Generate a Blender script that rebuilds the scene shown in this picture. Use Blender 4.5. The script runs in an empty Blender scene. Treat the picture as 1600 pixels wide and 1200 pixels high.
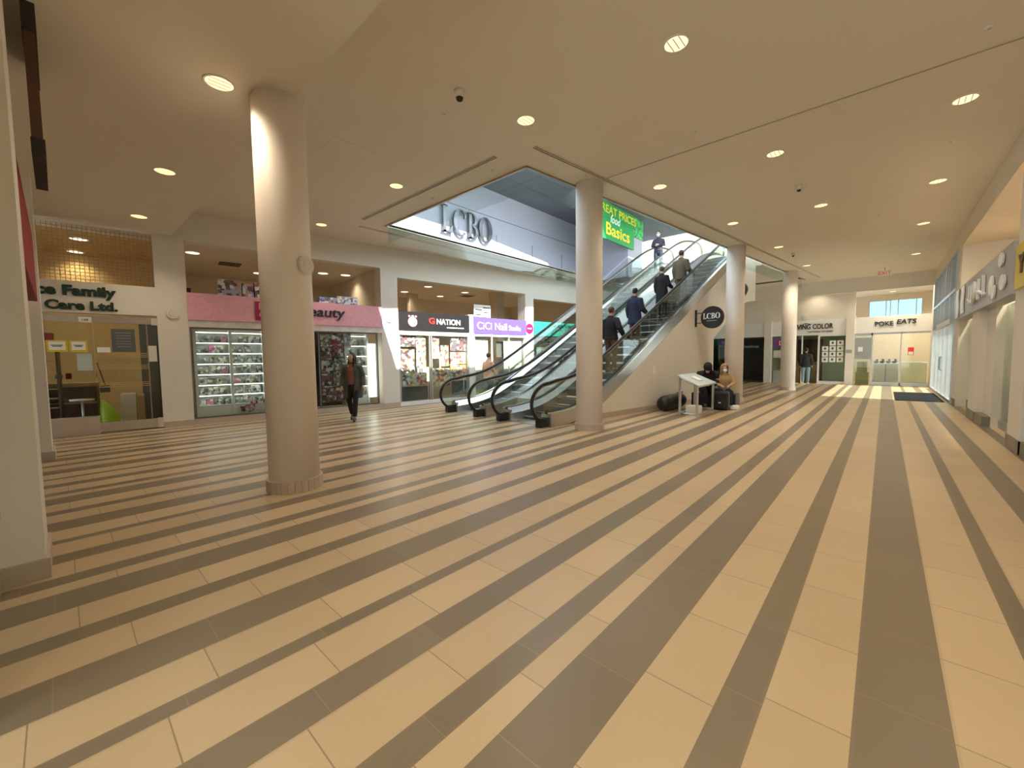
import bpy, bmesh, math, random
from mathutils import Vector, Matrix
random.seed(7)
C = bpy.context.scene.collection
SC = bpy.context.scene
# ------------------------------------------------------------------ camera
YAW = math.radians(42.2)
cam_d = bpy.data.cameras.new('camera'); cam = bpy.data.objects.new('camera', cam_d); C.objects.link(cam)
cam_d.sensor_fit = 'HORIZONTAL'; cam_d.sensor_width = 36.0
cam_d.lens = 641.7 / 1600 * 36.0
cam_d.clip_start = 0.05; cam_d.clip_end = 500
fwd0 = Vector((-math.sin(YAW), math.cos(YAW), 0)); right0 = Vector((math.cos(YAW), math.sin(YAW), 0)); up0 = Vector((0, 0, 1))
P_ = -0.0627; RL = -0.0120
fw = fwd0 * math.cos(P_) + up0 * math.sin(P_)
up = up0 * math.cos(P_) - fwd0 * math.sin(P_)
c_, s_ = math.cos(RL), math.sin(RL)
cx = right0 * c_ + up * s_          # image right
cy = up * c_ - right0 * s_          # image up
cam.matrix_world = Matrix(((cx.x, cy.x, -fw.x, 0), (cx.y, cy.y, -fw.y, 0), (cx.z, cy.z, -fw.z, 1.5), (0, 0, 0, 1)))
SC.camera = cam
# ------------------------------------------------------------------ view, world, sun
SC.view_settings.view_transform = 'Standard'; SC.view_settings.look = 'None'
SC.view_settings.gamma = 1.0; SC.view_settings.use_curve_mapping = False
SC.view_settings.exposure = 1.08
w = bpy.data.worlds.new('sky'); SC.world = w; w.use_nodes = True
wn = w.node_tree.nodes; wl = w.node_tree.links
bg = wn['Background']
sky = wn.new('ShaderNodeTexSky'); sky.sky_type = 'HOSEK_WILKIE'; sky.turbidity = 3.0; sky.ground_albedo = 0.5
SUN_DIR = Vector((-1, 0.2, -0.66)).normalized()
sky.sun_direction = -SUN_DIR
mixw = wn.new('ShaderNodeMixRGB'); mixw.inputs[0].default_value = 0.6; mixw.inputs[2].default_value = (0.80, 0.90, 1.0, 1)
wl.new(sky.outputs[0], mixw.inputs[1]); wl.new(mixw.outputs[0], bg.inputs[0]); bg.inputs[1].default_value = 3.6
sd = bpy.data.lights.new('sun', 'SUN'); so = bpy.data.objects.new('sun', sd); C.objects.link(so)
sd.energy = 7.5; sd.angle = math.radians(0.6); sd.color = (1.0, 0.95, 0.86)
so.rotation_euler = SUN_DIR.to_track_quat('-Z', 'Y').to_euler(); so.location = (20, 5, 25)
LAMP = 0.8      # scale of the ceiling lamps

# ------------------------------------------------------------------ frames
BA = math.radians(6.8)
RX = {'A': Matrix.Identity(3), 'B': Matrix.Rotation(-BA, 3, 'Z'),
      'Y': Matrix.Identity(3)}
def W(t, s, z=0.0):
    return RX['B'] @ Vector((t, s, z))
def rotz(frame): return -BA if frame == 'B' else 0.0
ORG = {}
def tag(o, label=None, cat=None, group=None, kind=None):
    if label: o['label'] = label
    if cat: o['category'] = cat
    if group: o['group'] = group
    if kind: o['kind'] = kind
    return o
def thing(name, label, cat, org, frame='A', group=None, rot=0.0):
    o = bpy.data.objects.new(name, None); C.objects.link(o); o.empty_display_size = 0.1
    org = Vector(org); o.location = RX[frame] @ org; o.rotation_euler = (0, 0, rotz(frame) + rot)
    ORG[o] = (org, frame, rot)
    return tag(o, label, cat, group)
class MB:
    """collects shapes in frame coordinates"""
    def __init__(s): s.v = []; s.f = []; s.m = []; s.sm = []
    def add(s, vs, fs, mi=0, smooth=False):
        b = len(s.v); s.v += [Vector(p) for p in vs]
        for f in fs: s.f.append([i + b for i in f]); s.m.append(mi); s.sm.append(smooth)
        return s
    def box(s, x0, x1, y0, y1, z0, z1, mi=0):
        x0, x1 = sorted((x0, x1)); y0, y1 = sorted((y0, y1)); z0, z1 = sorted((z0, z1))
        v = [(x0,y0,z0),(x1,y0,z0),(x1,y1,z0),(x0,y1,z0),(x0,y0,z1),(x1,y0,z1),(x1,y1,z1),(x0,y1,z1)]
        return s.add(v, [(0,3,2,1),(4,5,6,7),(0,1,5,4),(1,2,6,5),(2,3,7,6),(3,0,4,7)], mi)
    def quad(s, a, b, c, d, mi=0): return s.add([a, b, c, d], [(0,1,2,3)], mi)
    def prism(s, pts, ax, a, b, mi=0, smooth=False):
        """pts 2D polygon; ax 0: (y,z) extruded in x; 1: (x,z) in y; 2: (x,y) in z"""
        n = len(pts)
        def P(p, k): return (k, p[0], p[1]) if ax == 0 else ((p[0], k, p[1]) if ax == 1 else (p[0], p[1], k))
        vs = [P(p, a) for p in pts] + [P(p, b) for p in pts]
        s.add(vs, [tuple(range(n))[::-1], tuple(range(n, 2*n))], mi)
        return s.add(vs, [(i, (i+1) % n, n+(i+1) % n, n+i) for i in range(n)], mi, smooth)
    def band(s, lo, hi, ax, a, b, mi=0):
        """strip between two polylines lo/hi [(u,z)], extruded from a to b (u along the other horizontal axis)"""
        n = len(lo)
        def P(p, k): return (k, p[0], p[1]) if ax == 0 else (p[0], k, p[1])
        vs = [P(p, a) for p in lo] + [P(p, a) for p in hi] + [P(p, b) for p in lo] + [P(p, b) for p in hi]
        fs = []
        for i in range(n-1):
            fs += [(i, i+1, n+i+1, n+i), (2*n+i, 3*n+i, 3*n+i+1, 2*n+i+1), (n+i, n+i+1, 3*n+i+1, 3*n+i), (i, 2*n+i, 2*n+i+1, i+1)]
        fs += [(0, n, 3*n, 2*n), (n-1, 3*n-1, 4*n-1, 2*n-1)]
        return s.add(vs, fs, mi)
    def ring(s, c, r, ax, n=24, r2=None):
        pts = []
        for i in range(n):
            a = 2*math.pi*i/n; u, q = r*math.cos(a), (r2 or r)*math.sin(a)
            pts.append(Vector(c) + (Vector((0,u,q)) if ax == 0 else Vector((u,0,q)) if ax == 1 else Vector((u,q,0))))
        return pts
    def lathe(s, c, prof, ax=2, n=24, mi=0, smooth=True, caps=True):
        """prof [(r,h)] about axis ax through c"""
        b = len(prof); vs = []
        for r, h in prof:
            cc = Vector(c); cc[ax] += h; vs += s.ring(cc, max(r, 1e-4), ax, n)
        fs = []
        for k in range(b-1):
            for i in range(n): fs.append((k*n+i, k*n+(i+1) % n, (k+1)*n+(i+1) % n, (k+1)*n+i))
        s.add(vs, fs, mi, smooth)
        if caps: s.add(vs, [tuple(range(n))[::-1], tuple(range((b-1)*n, b*n))], mi)
        return s
    def cyl(s, c, r, h, ax=2, n=24, mi=0): return s.lathe(c, [(r, 0), (r, h)], ax, n, mi)
    def tube(s, path, r, n=8, mi=0, closed=False):
        path = [Vector(p) for p in path]; m = len(path)
        rs = r if isinstance(r, (list, tuple)) else [r]*m
        vs = []; prev = None
        for i, p in enumerate(path):
            if closed: d = path[(i+1) % m] - path[i-1]
            else: d = path[min(i+1, m-1)] - path[max(i-1, 0)]
            d.normalize()
            if prev is None:
                u = d.orthogonal().normalized()
            else:
                u = prev - d * prev.dot(d)
                u = u.normalized() if u.length > 1e-6 else d.orthogonal().normalized()
            prev = u; v_ = d.cross(u)
            vs += [p + (u*math.cos(2*math.pi*k/n) + v_*math.sin(2*math.pi*k/n)) * rs[i] for k in range(n)]
        fs = []
        for i in range(m if closed else m-1):
            j = (i+1) % m
            for k in range(n): fs.append((i*n+k, i*n+(k+1) % n, j*n+(k+1) % n, j*n+k))
        if not closed: fs += [tuple(range(n))[::-1], tuple(range((m-1)*n, m*n))]
        return s.add(vs, fs, mi, True)
    def ball(s, c, rx, ry=None, rz=None, n=14, m=9, mi=0):
        ry = ry or rx; rz = rz or rx; vs = []; 
        for j in range(m+1):
            a = math.pi*j/m
            for i in range(n):
                b = 2*math.pi*i/n; rr = max(math.sin(a), 1e-3)
                vs.append((c[0]+rx*rr*math.cos(b), c[1]+ry*rr*math.sin(b), c[2]+rz*math.cos(a)))
        fs = []
        for j in range(m):
            for i in range(n): fs.append((j*n+i, (j+1)*n+i, (j+1)*n+(i+1) % n, j*n+(i+1) % n))
        fs += [tuple(range(n)), tuple(range(m*n, (m+1)*n))[::-1]]
        return s.add(vs, fs, mi, True)
    def build(s, name, mat, parent=None, frame=None, label=None, bevel=0, org=None):
        if parent is not None: o_, fr, rt = ORG[parent]
        else:
            fr = frame or 'A'; rt = 0
            if org is None:
                xs = [v.x for v in s.v]; ys = [v.y for v in s.v]; zs = [v.z for v in s.v]
                o_ = Vector(((min(xs)+max(xs))/2, (min(ys)+max(ys))/2, min(zs)))
            else: o_ = Vector(org)
        vs = [v - o_ for v in s.v]
        if rt: 
            M = Matrix.Rotation(0, 3, 'Z'); vs = [M @ v for v in vs]
        me = bpy.data.meshes.new(name); me.from_pydata([tuple(v) for v in vs], [], s.f)
        mats = mat if isinstance(mat, (list, tuple)) else [mat]
        for m in mats: me.materials.append(m)
        me.polygons.foreach_set('material_index', s.m); me.polygons.foreach_set('use_smooth', s.sm)
        bm = bmesh.new(); bm.from_mesh(me); bmesh.ops.remove_doubles(bm, verts=bm.verts, dist=1e-5) if not bevel else None
        bmesh.ops.recalc_face_normals(bm, faces=bm.faces); bm.to_mesh(me); bm.free()
        me.update()
        o = bpy.data.objects.new(name, me); C.objects.link(o)
        if bevel:
            b = o.modifiers.new('bevel', 'BEVEL'); b.width = bevel; b.segments = 2; b.limit_method = 'ANGLE'
        if parent is not None: o.parent = parent
        else: o.location = RX[fr] @ o_; o.rotation_euler = (0, 0, rotz(fr))
        ORG[o] = (o_, fr, rt)
        if label: o['label'] = label
        return o
def struct(mb, name, mat, frame='A'): return tag(mb.build(name, mat, frame=frame), kind='structure')
def dup(o, loc=None, rot=None, label=None, group=None, parent=None):
    r = o.copy(); C.objects.link(r)
    if loc is not None: r.location = loc
    if rot is not None: r.rotation_euler = (0, 0, rot)
    if parent is not None: r.parent = parent
    if label: r['label'] = label
    if group: r['group'] = group
    for ch in list(o.children): dup(ch, parent=r)
    if o in ORG: ORG[r] = ORG[o]
    return r
def move(o, d):  # shift a thing in its frame
    return o.location + RX[ORG[o][1]] @ Vector(d)

# ------------------------------------------------------------------ materials
def principled(name, col, rough=0.5, metal=0.0, spec=0.5, emit=None, es=0.0, noise=0.0, nscale=6.0, bump=0.0, trans=0):
    m = bpy.data.materials.new(name); m.use_nodes = True; nt = m.node_tree; b = nt.nodes['Principled BSDF']
    b.inputs['Base Color'].default_value = (*col, 1); b.inputs['Roughness'].default_value = rough; b.inputs['Metallic'].default_value = metal
    b.inputs['Specular IOR Level'].default_value = spec
    if emit: b.inputs['Emission Color'].default_value = (*emit, 1); b.inputs['Emission Strength'].default_value = es
    tc = nt.nodes.new('ShaderNodeTexCoord'); n = nt.nodes.new('ShaderNodeTexNoise'); n.inputs['Scale'].default_value = nscale; n.inputs['Detail'].default_value = 3
    nt.links.new(tc.outputs['Object'], n.inputs['Vector'])
    k = noise or 0.04
    mx = nt.nodes.new('ShaderNodeMixRGB'); mx.inputs[1].default_value = (*[c*(1-k) for c in col], 1); mx.inputs[2].default_value = (*[min(1, c*(1+k)) for c in col], 1)
    nt.links.new(n.outputs[0], mx.inputs[0]); nt.links.new(mx.outputs[0], b.inputs['Base Color'])
    if bump:
        bp = nt.nodes.new('ShaderNodeBump'); bp.inputs['Strength'].default_value = bump; nt.links.new(n.outputs[0], bp.inputs['Height']); nt.links.new(bp.outputs[0], b.inputs['Normal'])
    return m
def glassmat(name, tint=(0.9, 0.96, 0.94), refl=1.0, frost=0.0, alpha=0.0, rough=0.02):
    m = bpy.data.materials.new(name); m.use_nodes = True; nt = m.node_tree; nt.nodes.clear()
    out = nt.nodes.new('ShaderNodeOutputMaterial'); tr = nt.nodes.new('ShaderNodeBsdfTransparent'); gl = nt.nodes.new('ShaderNodeBsdfGlossy')
    gl.inputs['Roughness'].default_value = rough; tr.inputs[0].default_value = (*tint, 1)
    fr = nt.nodes.new('ShaderNodeFresnel'); fr.inputs[0].default_value = 1.45
    mu = nt.nodes.new('ShaderNodeMath'); mu.operation = 'MULTIPLY'; mu.inputs[1].default_value = refl; mu.use_clamp = True
    nt.links.new(fr.outputs[0], mu.inputs[0])
    mx = nt.nodes.new('ShaderNodeMixShader'); nt.links.new(mu.outputs[0], mx.inputs[0]); nt.links.new(tr.outputs[0], mx.inputs[1]); nt.links.new(gl.outputs[0], mx.inputs[2])
    last = mx
    if frost:
        df = nt.nodes.new('ShaderNodeBsdfDiffuse'); df.inputs[0].default_value = (0.75, 0.82, 0.78, 1)
        m2 = nt.nodes.new('ShaderNodeMixShader'); m2.inputs[0].default_value = frost
        nt.links.new(mx.outputs[0], m2.inputs[1]); nt.links.new(df.outputs[0], m2.inputs[2]); last = m2
    nt.links.new(last.outputs[0], out.inputs[0])
    return m
def emis(name, col, st):
    m = bpy.data.materials.new(name); m.use_nodes = True; nt = m.node_tree; nt.nodes.clear()
    o = nt.nodes.new('ShaderNodeOutputMaterial'); e = nt.nodes.new('ShaderNodeEmission'); e.inputs[0].default_value = (*col, 1); e.inputs[1].default_value = st
    nt.links.new(e.outputs[0], o.inputs[0]); return m
def collage(name, cols, scale=8.0, rough=0.5, emit=0.0, metric='CHEBYCHEV'):
    """random printed patches of colour, different for each object"""
    m = bpy.data.materials.new(name); m.use_nodes = True; nt = m.node_tree; b = nt.nodes['Principled BSDF']
    tc = nt.nodes.new('ShaderNodeTexCoord'); oi = nt.nodes.new('ShaderNodeObjectInfo')
    ad = nt.nodes.new('ShaderNodeVectorMath'); ad.operation = 'ADD'
    cb = nt.nodes.new('ShaderNodeCombineXYZ'); ml = nt.nodes.new('ShaderNodeMath'); ml.operation = 'MULTIPLY'; ml.inputs[1].default_value = 37.0
    nt.links.new(oi.outputs['Random'], ml.inputs[0])
    for i in range(3): nt.links.new(ml.outputs[0], cb.inputs[i])
    nt.links.new(tc.outputs['Object'], ad.inputs[0]); nt.links.new(cb.outputs[0], ad.inputs[1])
    vo = nt.nodes.new('ShaderNodeTexVoronoi'); vo.distance = metric; vo.inputs['Scale'].default_value = scale; nt.links.new(ad.outputs[0], vo.inputs['Vector'])
    sp = nt.nodes.new('ShaderNodeSeparateColor'); nt.links.new(vo.outputs['Color'], sp.inputs[0])
    rp = nt.nodes.new('ShaderNodeValToRGB'); rp.color_ramp.interpolation = 'CONSTANT'
    el = rp.color_ramp.elements; el[0].position = 0; el[0].color = (*cols[0], 1); el[1].position = 1.0/len(cols); el[1].color = (*cols[1], 1)
    for i, c in enumerate(cols[2:], 2):
        e = el.new(i/len(cols)); e.color = (*c, 1)
    nt.links.new(sp.outputs[0], rp.inputs[0]); nt.links.new(rp.outputs[0], b.inputs['Base Color'])
    b.inputs['Roughness'].default_value = rough
    if emit: nt.links.new(rp.outputs[0], b.inputs['Emission Color']); b.inputs['Emission Strength'].default_value = emit
    return m
M = {}
PAINT = (0.80, 0.745, 0.66)
M['paint'] = principled('wall_paint', PAINT, 0.75, spec=0.2, nscale=3)
M['colpaint'] = principled('column_paint', (0.90, 0.815, 0.735), 0.6, spec=0.3, nscale=3)
M['ceil'] = principled('ceiling_paint', (0.78, 0.71, 0.59), 0.85, spec=0.1, nscale=1.5, noise=0.02)
M['bulk'] = principled('bulkhead_paint', (0.76, 0.69, 0.57), 0.85, spec=0.1, nscale=1.5, noise=0.02)
M['white'] = principled('white_panel', (0.86, 0.85, 0.82), 0.5)
M['upper'] = principled('upper_cladding', (0.36, 0.385, 0.46), 0.45)
M['upperdark'] = principled('upper_ceiling_panel', (0.12, 0.145, 0.18), 0.7, spec=0.2)
M['seam'] = principled('dark_seam', (0.10, 0.11, 0.13), 0.8)
M['seamc'] = principled('ceiling_seam', (0.42, 0.36, 0.28), 0.8)
M['black'] = principled('black_rubber', (0.012, 0.012, 0.013), 0.35)
M['dark'] = principled('dark_slot', (0.03, 0.028, 0.025), 0.7)
M['metal'] = principled('brushed_steel', (0.62, 0.60, 0.56), 0.32, metal=1.0)
M['bright'] = principled('bright_steel', (0.80, 0.79, 0.76), 0.2, metal=1.0)
M['chrome'] = principled('chrome_letters', (0.20, 0.21, 0.21), 0.22, metal=0.9)
M['alu'] = principled('aluminium', (0.55, 0.56, 0.55), 0.4, metal=0.8)
M['bronze'] = principled('bronze_rail', (0.45, 0.38, 0.30), 0.35, metal=0.9)
M['step'] = principled('escalator_step', (0.075, 0.08, 0.085), 0.42, metal=0.6, noise=0.3, nscale=50)
M['tile'] = principled('column_base_tile', (0.56, 0.45, 0.36), 0.45)
M['base'] = principled('skirting_tile', (0.52, 0.43, 0.34), 0.45)
M['darkbase'] = principled('dark_skirting', (0.24, 0.215, 0.165), 0.45)
M['glass'] = glassmat('clear_glass', (0.92, 0.95, 0.93), 0.6)
M['skyglass'] = glassmat('blue_glass', (0.42, 0.56, 0.60), 0.5)
M['glassg'] = glassmat('green_glass', (0.80, 0.88, 0.83), 0.7)
M['balu'] = glassmat('balustrade_glass', (0.88, 0.93, 0.90), 0.35)
M['baffle'] = glassmat('baffle_glass', (0.90, 0.95, 0.93), 0.12)
M['frost'] = glassmat('frosted_glass', (0.85, 0.9, 0.87), 0.6, frost=0.65)
M['smoke'] = glassmat('tinted_glass', (0.36, 0.40, 0.38), 1.3)
M['lamp'] = emis('warm_lamp', (1.0, 0.70, 0.34), 1.0)
M['lampw'] = emis('white_lamp', (1.0, 0.86, 0.62), 1.2)
M['strip'] = emis('shelf_strip_light', (0.93, 1.0, 0.93), 2.2)
M['panel_light'] = emis('lit_panel', (0.95, 1.0, 0.92), 1.5)
M['reflector'] = principled('lamp_reflector', (0.85, 0.7, 0.45), 0.25, metal=1.0)
M['pink'] = principled('pink_sign_board', (0.80, 0.40, 0.47), 0.5, noise=0.18, nscale=14)
M['marble'] = principled('marble_panel', (0.72, 0.66, 0.60), 0.3, noise=0.35, nscale=4)
M['magenta'] = principled('magenta_sign', (0.40, 0.01, 0.10), 0.4)
M['blacksign'] = principled('black_sign_board', (0.02, 0.02, 0.022), 0.22)
M['purple'] = principled('purple_sign_board', (0.13, 0.085, 0.36), 0.4)
M['teal'] = principled('teal_sign_board', (0.025, 0.26, 0.21), 0.4)
M['green'] = principled('green_sign_board', (0.012, 0.30, 0.07), 0.4)
M['leaf'] = collage('produce_print', [(0.03, 0.35, 0.08), (0.05, 0.5, 0.12), (0.02, 0.22, 0.06), (0.12, 0.55, 0.16)], 9, metric='EUCLIDEAN')
M['yellow'] = principled('yellow_letters', (0.80, 0.66, 0.03), 0.4)
M['ysign'] = principled('yellow_sign', (0.72, 0.55, 0.03), 0.4)
M['whitep'] = principled('white_letters', (0.90, 0.90, 0.88), 0.4)
M['greyp'] = principled('grey_letters', (0.35, 0.37, 0.37), 0.4)
M['ink'] = principled('black_letters', (0.02, 0.02, 0.02), 0.4)
M['dkgreen'] = principled('dark_green_letters', (0.015, 0.045, 0.03), 0.4)
M['red'] = principled('red_banner', (0.30, 0.01, 0.01), 0.6)
M['redem'] = principled('red_exit', (0.6, 0.03, 0.02), 0.4, emit=(1, 0.08, 0.04), es=0.12)
M['cyan'] = principled('cyan_sign', (0.10, 0.45, 0.75), 0.4)
M['tan'] = principled('yellow_tan_wall', (0.62, 0.43, 0.17), 0.7)
M['beige'] = principled('beige_wall', (0.74, 0.64, 0.50), 0.7)
M['wood'] = principled('oak_wood', (0.48, 0.30, 0.16), 0.5, noise=0.25, nscale=9)
M['dwood'] = principled('dark_wood', (0.10, 0.045, 0.025), 0.5)
M['card'] = principled('cardboard', (0.62, 0.42, 0.18), 0.8)
M['paper'] = principled('paper', (0.88, 0.87, 0.82), 0.7)
M['counter'] = principled('pale_counter', (0.76, 0.72, 0.60), 0.5)
M['greyd'] = principled('dark_grey', (0.12, 0.125, 0.12), 0.5)
M['greysign'] = principled('grey_fascia', (0.42, 0.42, 0.42), 0.45)
M['lime'] = principled('lime_plastic', (0.45, 0.62, 0.03), 0.5)
M['mat'] = principled('entrance_mat', (0.018, 0.018, 0.02), 0.95, spec=0.05, noise=0.3, nscale=60)
M['concrete'] = principled('outdoor_concrete', (0.55, 0.55, 0.53), 0.8)
M['greenwall'] = principled('pale_green_wall', (0.55, 0.63, 0.52), 0.6)
M['curtain'] = principled('pale_curtain', (0.80, 0.80, 0.72), 0.8, noise=0.1, nscale=20)
PRODUCT = [(0.16, 0.19, 0.15), (0.30, 0.34, 0.29), (0.10, 0.11, 0.10), (0.62, 0.60, 0.42), (0.40, 0.40, 0.42), (0.75, 0.75, 0.70), (0.22, 0.25, 0.22), (0.30, 0.25, 0.20)]
M['prod'] = collage('product_print', PRODUCT, 16)
M['prodpink'] = collage('pink_product_print', [(0.75, 0.35, 0.45), (0.8, 0.7, 0.7), (0.25, 0.2, 0.22), (0.7, 0.2, 0.35)], 14)
M['toy'] = collage('toy_poster_print', [(0.75, 0.72, 0.62), (0.70, 0.12, 0.12), (0.72, 0.62, 0.18), (0.12, 0.13, 0.15), (0.8, 0.8, 0.78), (0.22, 0.42, 0.52), (0.8, 0.45, 0.3), (0.55, 0.6, 0.25)], 13)
M['dkposter'] = collage('dark_poster_print', [(0.10, 0.07, 0.09), (0.75, 0.70, 0.70), (0.22, 0.10, 0.12), (0.18, 0.17, 0.2), (0.35, 0.12, 0.12), (0.5, 0.5, 0.52), (0.06, 0.05, 0.05)], 12)
M['figprint'] = collage('blue_box_print', [(0.28, 0.36, 0.55), (0.7, 0.72, 0.78), (0.15, 0.17, 0.28), (0.55, 0.35, 0.35), (0.82, 0.82, 0.84)], 13)
M['brprint'] = collage('brown_box_print', [(0.12, 0.06, 0.05), (0.45, 0.28, 0.22), (0.6, 0.6, 0.62), (0.2, 0.1, 0.1), (0.35, 0.38, 0.5)], 11)
def person_mat(name, col, r=0.8): return principled(name, col, r, noise=0.12, nscale=18, bump=0.1)
SK = person_mat('skin', (0.60, 0.38, 0.27), 0.5)
HAIRM = person_mat('dark_hair', (0.02, 0.014, 0.012), 0.5)

# floor: striped tiles, period 2.85 m
def floormat():
    m = bpy.data.materials.new('striped_floor_tile'); m.use_nodes = True; nt = m.node_tree; b = nt.nodes['Principled BSDF']; L = nt.links.new
    def mth(op, a, b_=None, cl=False):
        n = nt.nodes.new('ShaderNodeMath'); n.operation = op; n.use_clamp = cl
        for i, q in enumerate((a, b_)):
            if q is None: continue
            if isinstance(q, (int, float)): n.inputs[i].default_value = q
            else: L(q, n.inputs[i])
        return n.outputs[0]
    geo = nt.nodes.new('ShaderNodeNewGeometry'); sx = nt.nodes.new('ShaderNodeSeparateXYZ'); L(geo.outputs['Position'], sx.inputs[0])
    u = mth('DIVIDE', mth('ADD', sx.outputs[0], 0.05 + 2.85*20), 2.85)
    fr = mth('FRACT', u)
    iv = [(0, .3, 1), (.3, .6, 0), (.6, .7, 1), (.7, 1.0, 0), (1.0, 1.2, 1), (1.2, 1.5, 0), (1.5, 1.65, 1), (1.65, 1.8, 0), (1.8, 2.1, 1), (2.1, 2.4, 0), (2.4, 2.55, 1), (2.55, 2.85, 0)]
    offs = [.1, .17, .3, .37, .5, 0., .25, .4, .1, .0, .45, .4]
    def ramp(vals):
        r = nt.nodes.new('ShaderNodeValToRGB'); r.color_ramp.interpolation = 'CONSTANT'; e = r.color_ramp.elements
        e[0].position = 0; e[0].color = (vals[0][1],)*3 + (1,); e[1].position = vals[1][0]; e[1].color = (vals[1][1],)*3 + (1,)
        for p, q in vals[2:]:
            x = e.new(p); x.color = (q, q, q, 1)
        L(fr, r.inputs[0]); return r.outputs[0]
    isd = ramp([(a/2.85, float(d)) for (a, b2, d) in iv])
    off = ramp([(a/2.85, o/0.6) for (a, b2, d), o in zip(iv, offs)])
    gl = []
    for a, b2, d in iv:
        gl += [(max(0, a-0.0035)/2.85, 1.0) if a > 0 else (0.0, 1.0), ((a+0.0035)/2.85, 0.0)]
    groove = ramp(gl)
    v = mth('ADD', mth('DIVIDE', mth('ADD', sx.outputs[1], 60.0), 0.6), off)
    fv = mth('FRACT', v)
    joint = mth('MAXIMUM', mth('LESS_THAN', fv, 0.009), mth('MULTIPLY', groove, 0.25))
    wn_ = nt.nodes.new('ShaderNodeTexWhiteNoise'); wn_.noise_dimensions = '3D'; cb = nt.nodes.new('ShaderNodeCombineXYZ')
    L(mth('FLOOR', v), cb.inputs[0]); L(mth('FLOOR', u), cb.inputs[1]); L(off, cb.inputs[2]); L(cb.outputs[0], wn_.inputs[0])
    no = nt.nodes.new('ShaderNodeTexNoise'); no.inputs['Scale'].default_value = 1.2; no.inputs['Detail'].default_value = 4; L(geo.outputs['Position'], no.inputs['Vector'])
    no2 = nt.nodes.new('ShaderNodeTexNoise'); no2.inputs['Scale'].default_value = 140; L(geo.outputs['Position'], no2.inputs['Vector'])
    mx = nt.nodes.new('ShaderNodeMixRGB'); L(isd, mx.inputs[0]); mx.inputs[1].default_value = (0.57, 0.42, 0.25, 1); mx.inputs[2].default_value = (0.225, 0.172, 0.112, 1)
    k = mth('ADD', mth('MULTIPLY', wn_.outputs[0], 0.10), mth('ADD', mth('MULTIPLY', no.outputs[0], 0.14), mth('ADD', mth('MULTIPLY', no2.outputs[0], 0.12), 0.80)))
    mm = nt.nodes.new('ShaderNodeMixRGB'); mm.blend_type = 'MULTIPLY'; mm.inputs[0].default_value = 1; L(mx.outputs[0], mm.inputs[1]); L(k, mm.inputs[2])
    mj = nt.nodes.new('ShaderNodeMixRGB'); L(joint, mj.inputs[0]); L(mm.outputs[0], mj.inputs[1]); mj.inputs[2].default_value = (0.30, 0.21, 0.13, 1)
    L(mj.outputs[0], b.inputs['Base Color'])
    b.inputs['Roughness'].default_value = 0.33
    b.inputs['Specular IOR Level'].default_value = 0.45
    return m
M['floor'] = floormat()

# ------------------------------------------------------------------ text
def text_mb(mb, s, u0, z0, width, height, place, depth=0.01, mi=0, bold=0.0, shear=0.0, base=0.0):
    """place(u, z, d) -> frame coordinates"""
    cu = bpy.data.curves.new('t', 'FONT'); cu.body = s; cu.extrude = 0.5; cu.offset = bold; cu.shear = shear; cu.resolution_u = 4
    o = bpy.data.objects.new('t', cu); C.objects.link(o); bpy.context.view_layer.update()
    me = bpy.data.meshes.new_from_object(o.evaluated_get(bpy.context.evaluated_depsgraph_get()))
    xs = [v.co.x for v in me.vertices]; ys = [v.co.y for v in me.vertices]
    x0, x1, y0, y1 = min(xs), max(xs), min(ys), max(ys)
    vs = [place(u0 + (v.co.x-x0)/(x1-x0)*width, z0 + (v.co.y-y0)/(y1-y0)*height, base + (v.co.z+0.5)*depth) for v in me.vertices]
    mb.add(vs, [tuple(p.vertices) for p in me.polygons], mi)
    bpy.data.objects.remove(o); bpy.data.curves.remove(cu); bpy.data.meshes.remove(me)
    return mb
def pl_left(t): return lambda u, z, d: (t + d, u, z)         # B frame wall facing +t
def pl_back(y): return lambda u, z, d: (u, y - d, z)         # facing -y
def pl_right(x): return lambda u, z, d: (x - d, -u, z)       # facing -x, u grows to the viewer's right

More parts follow.
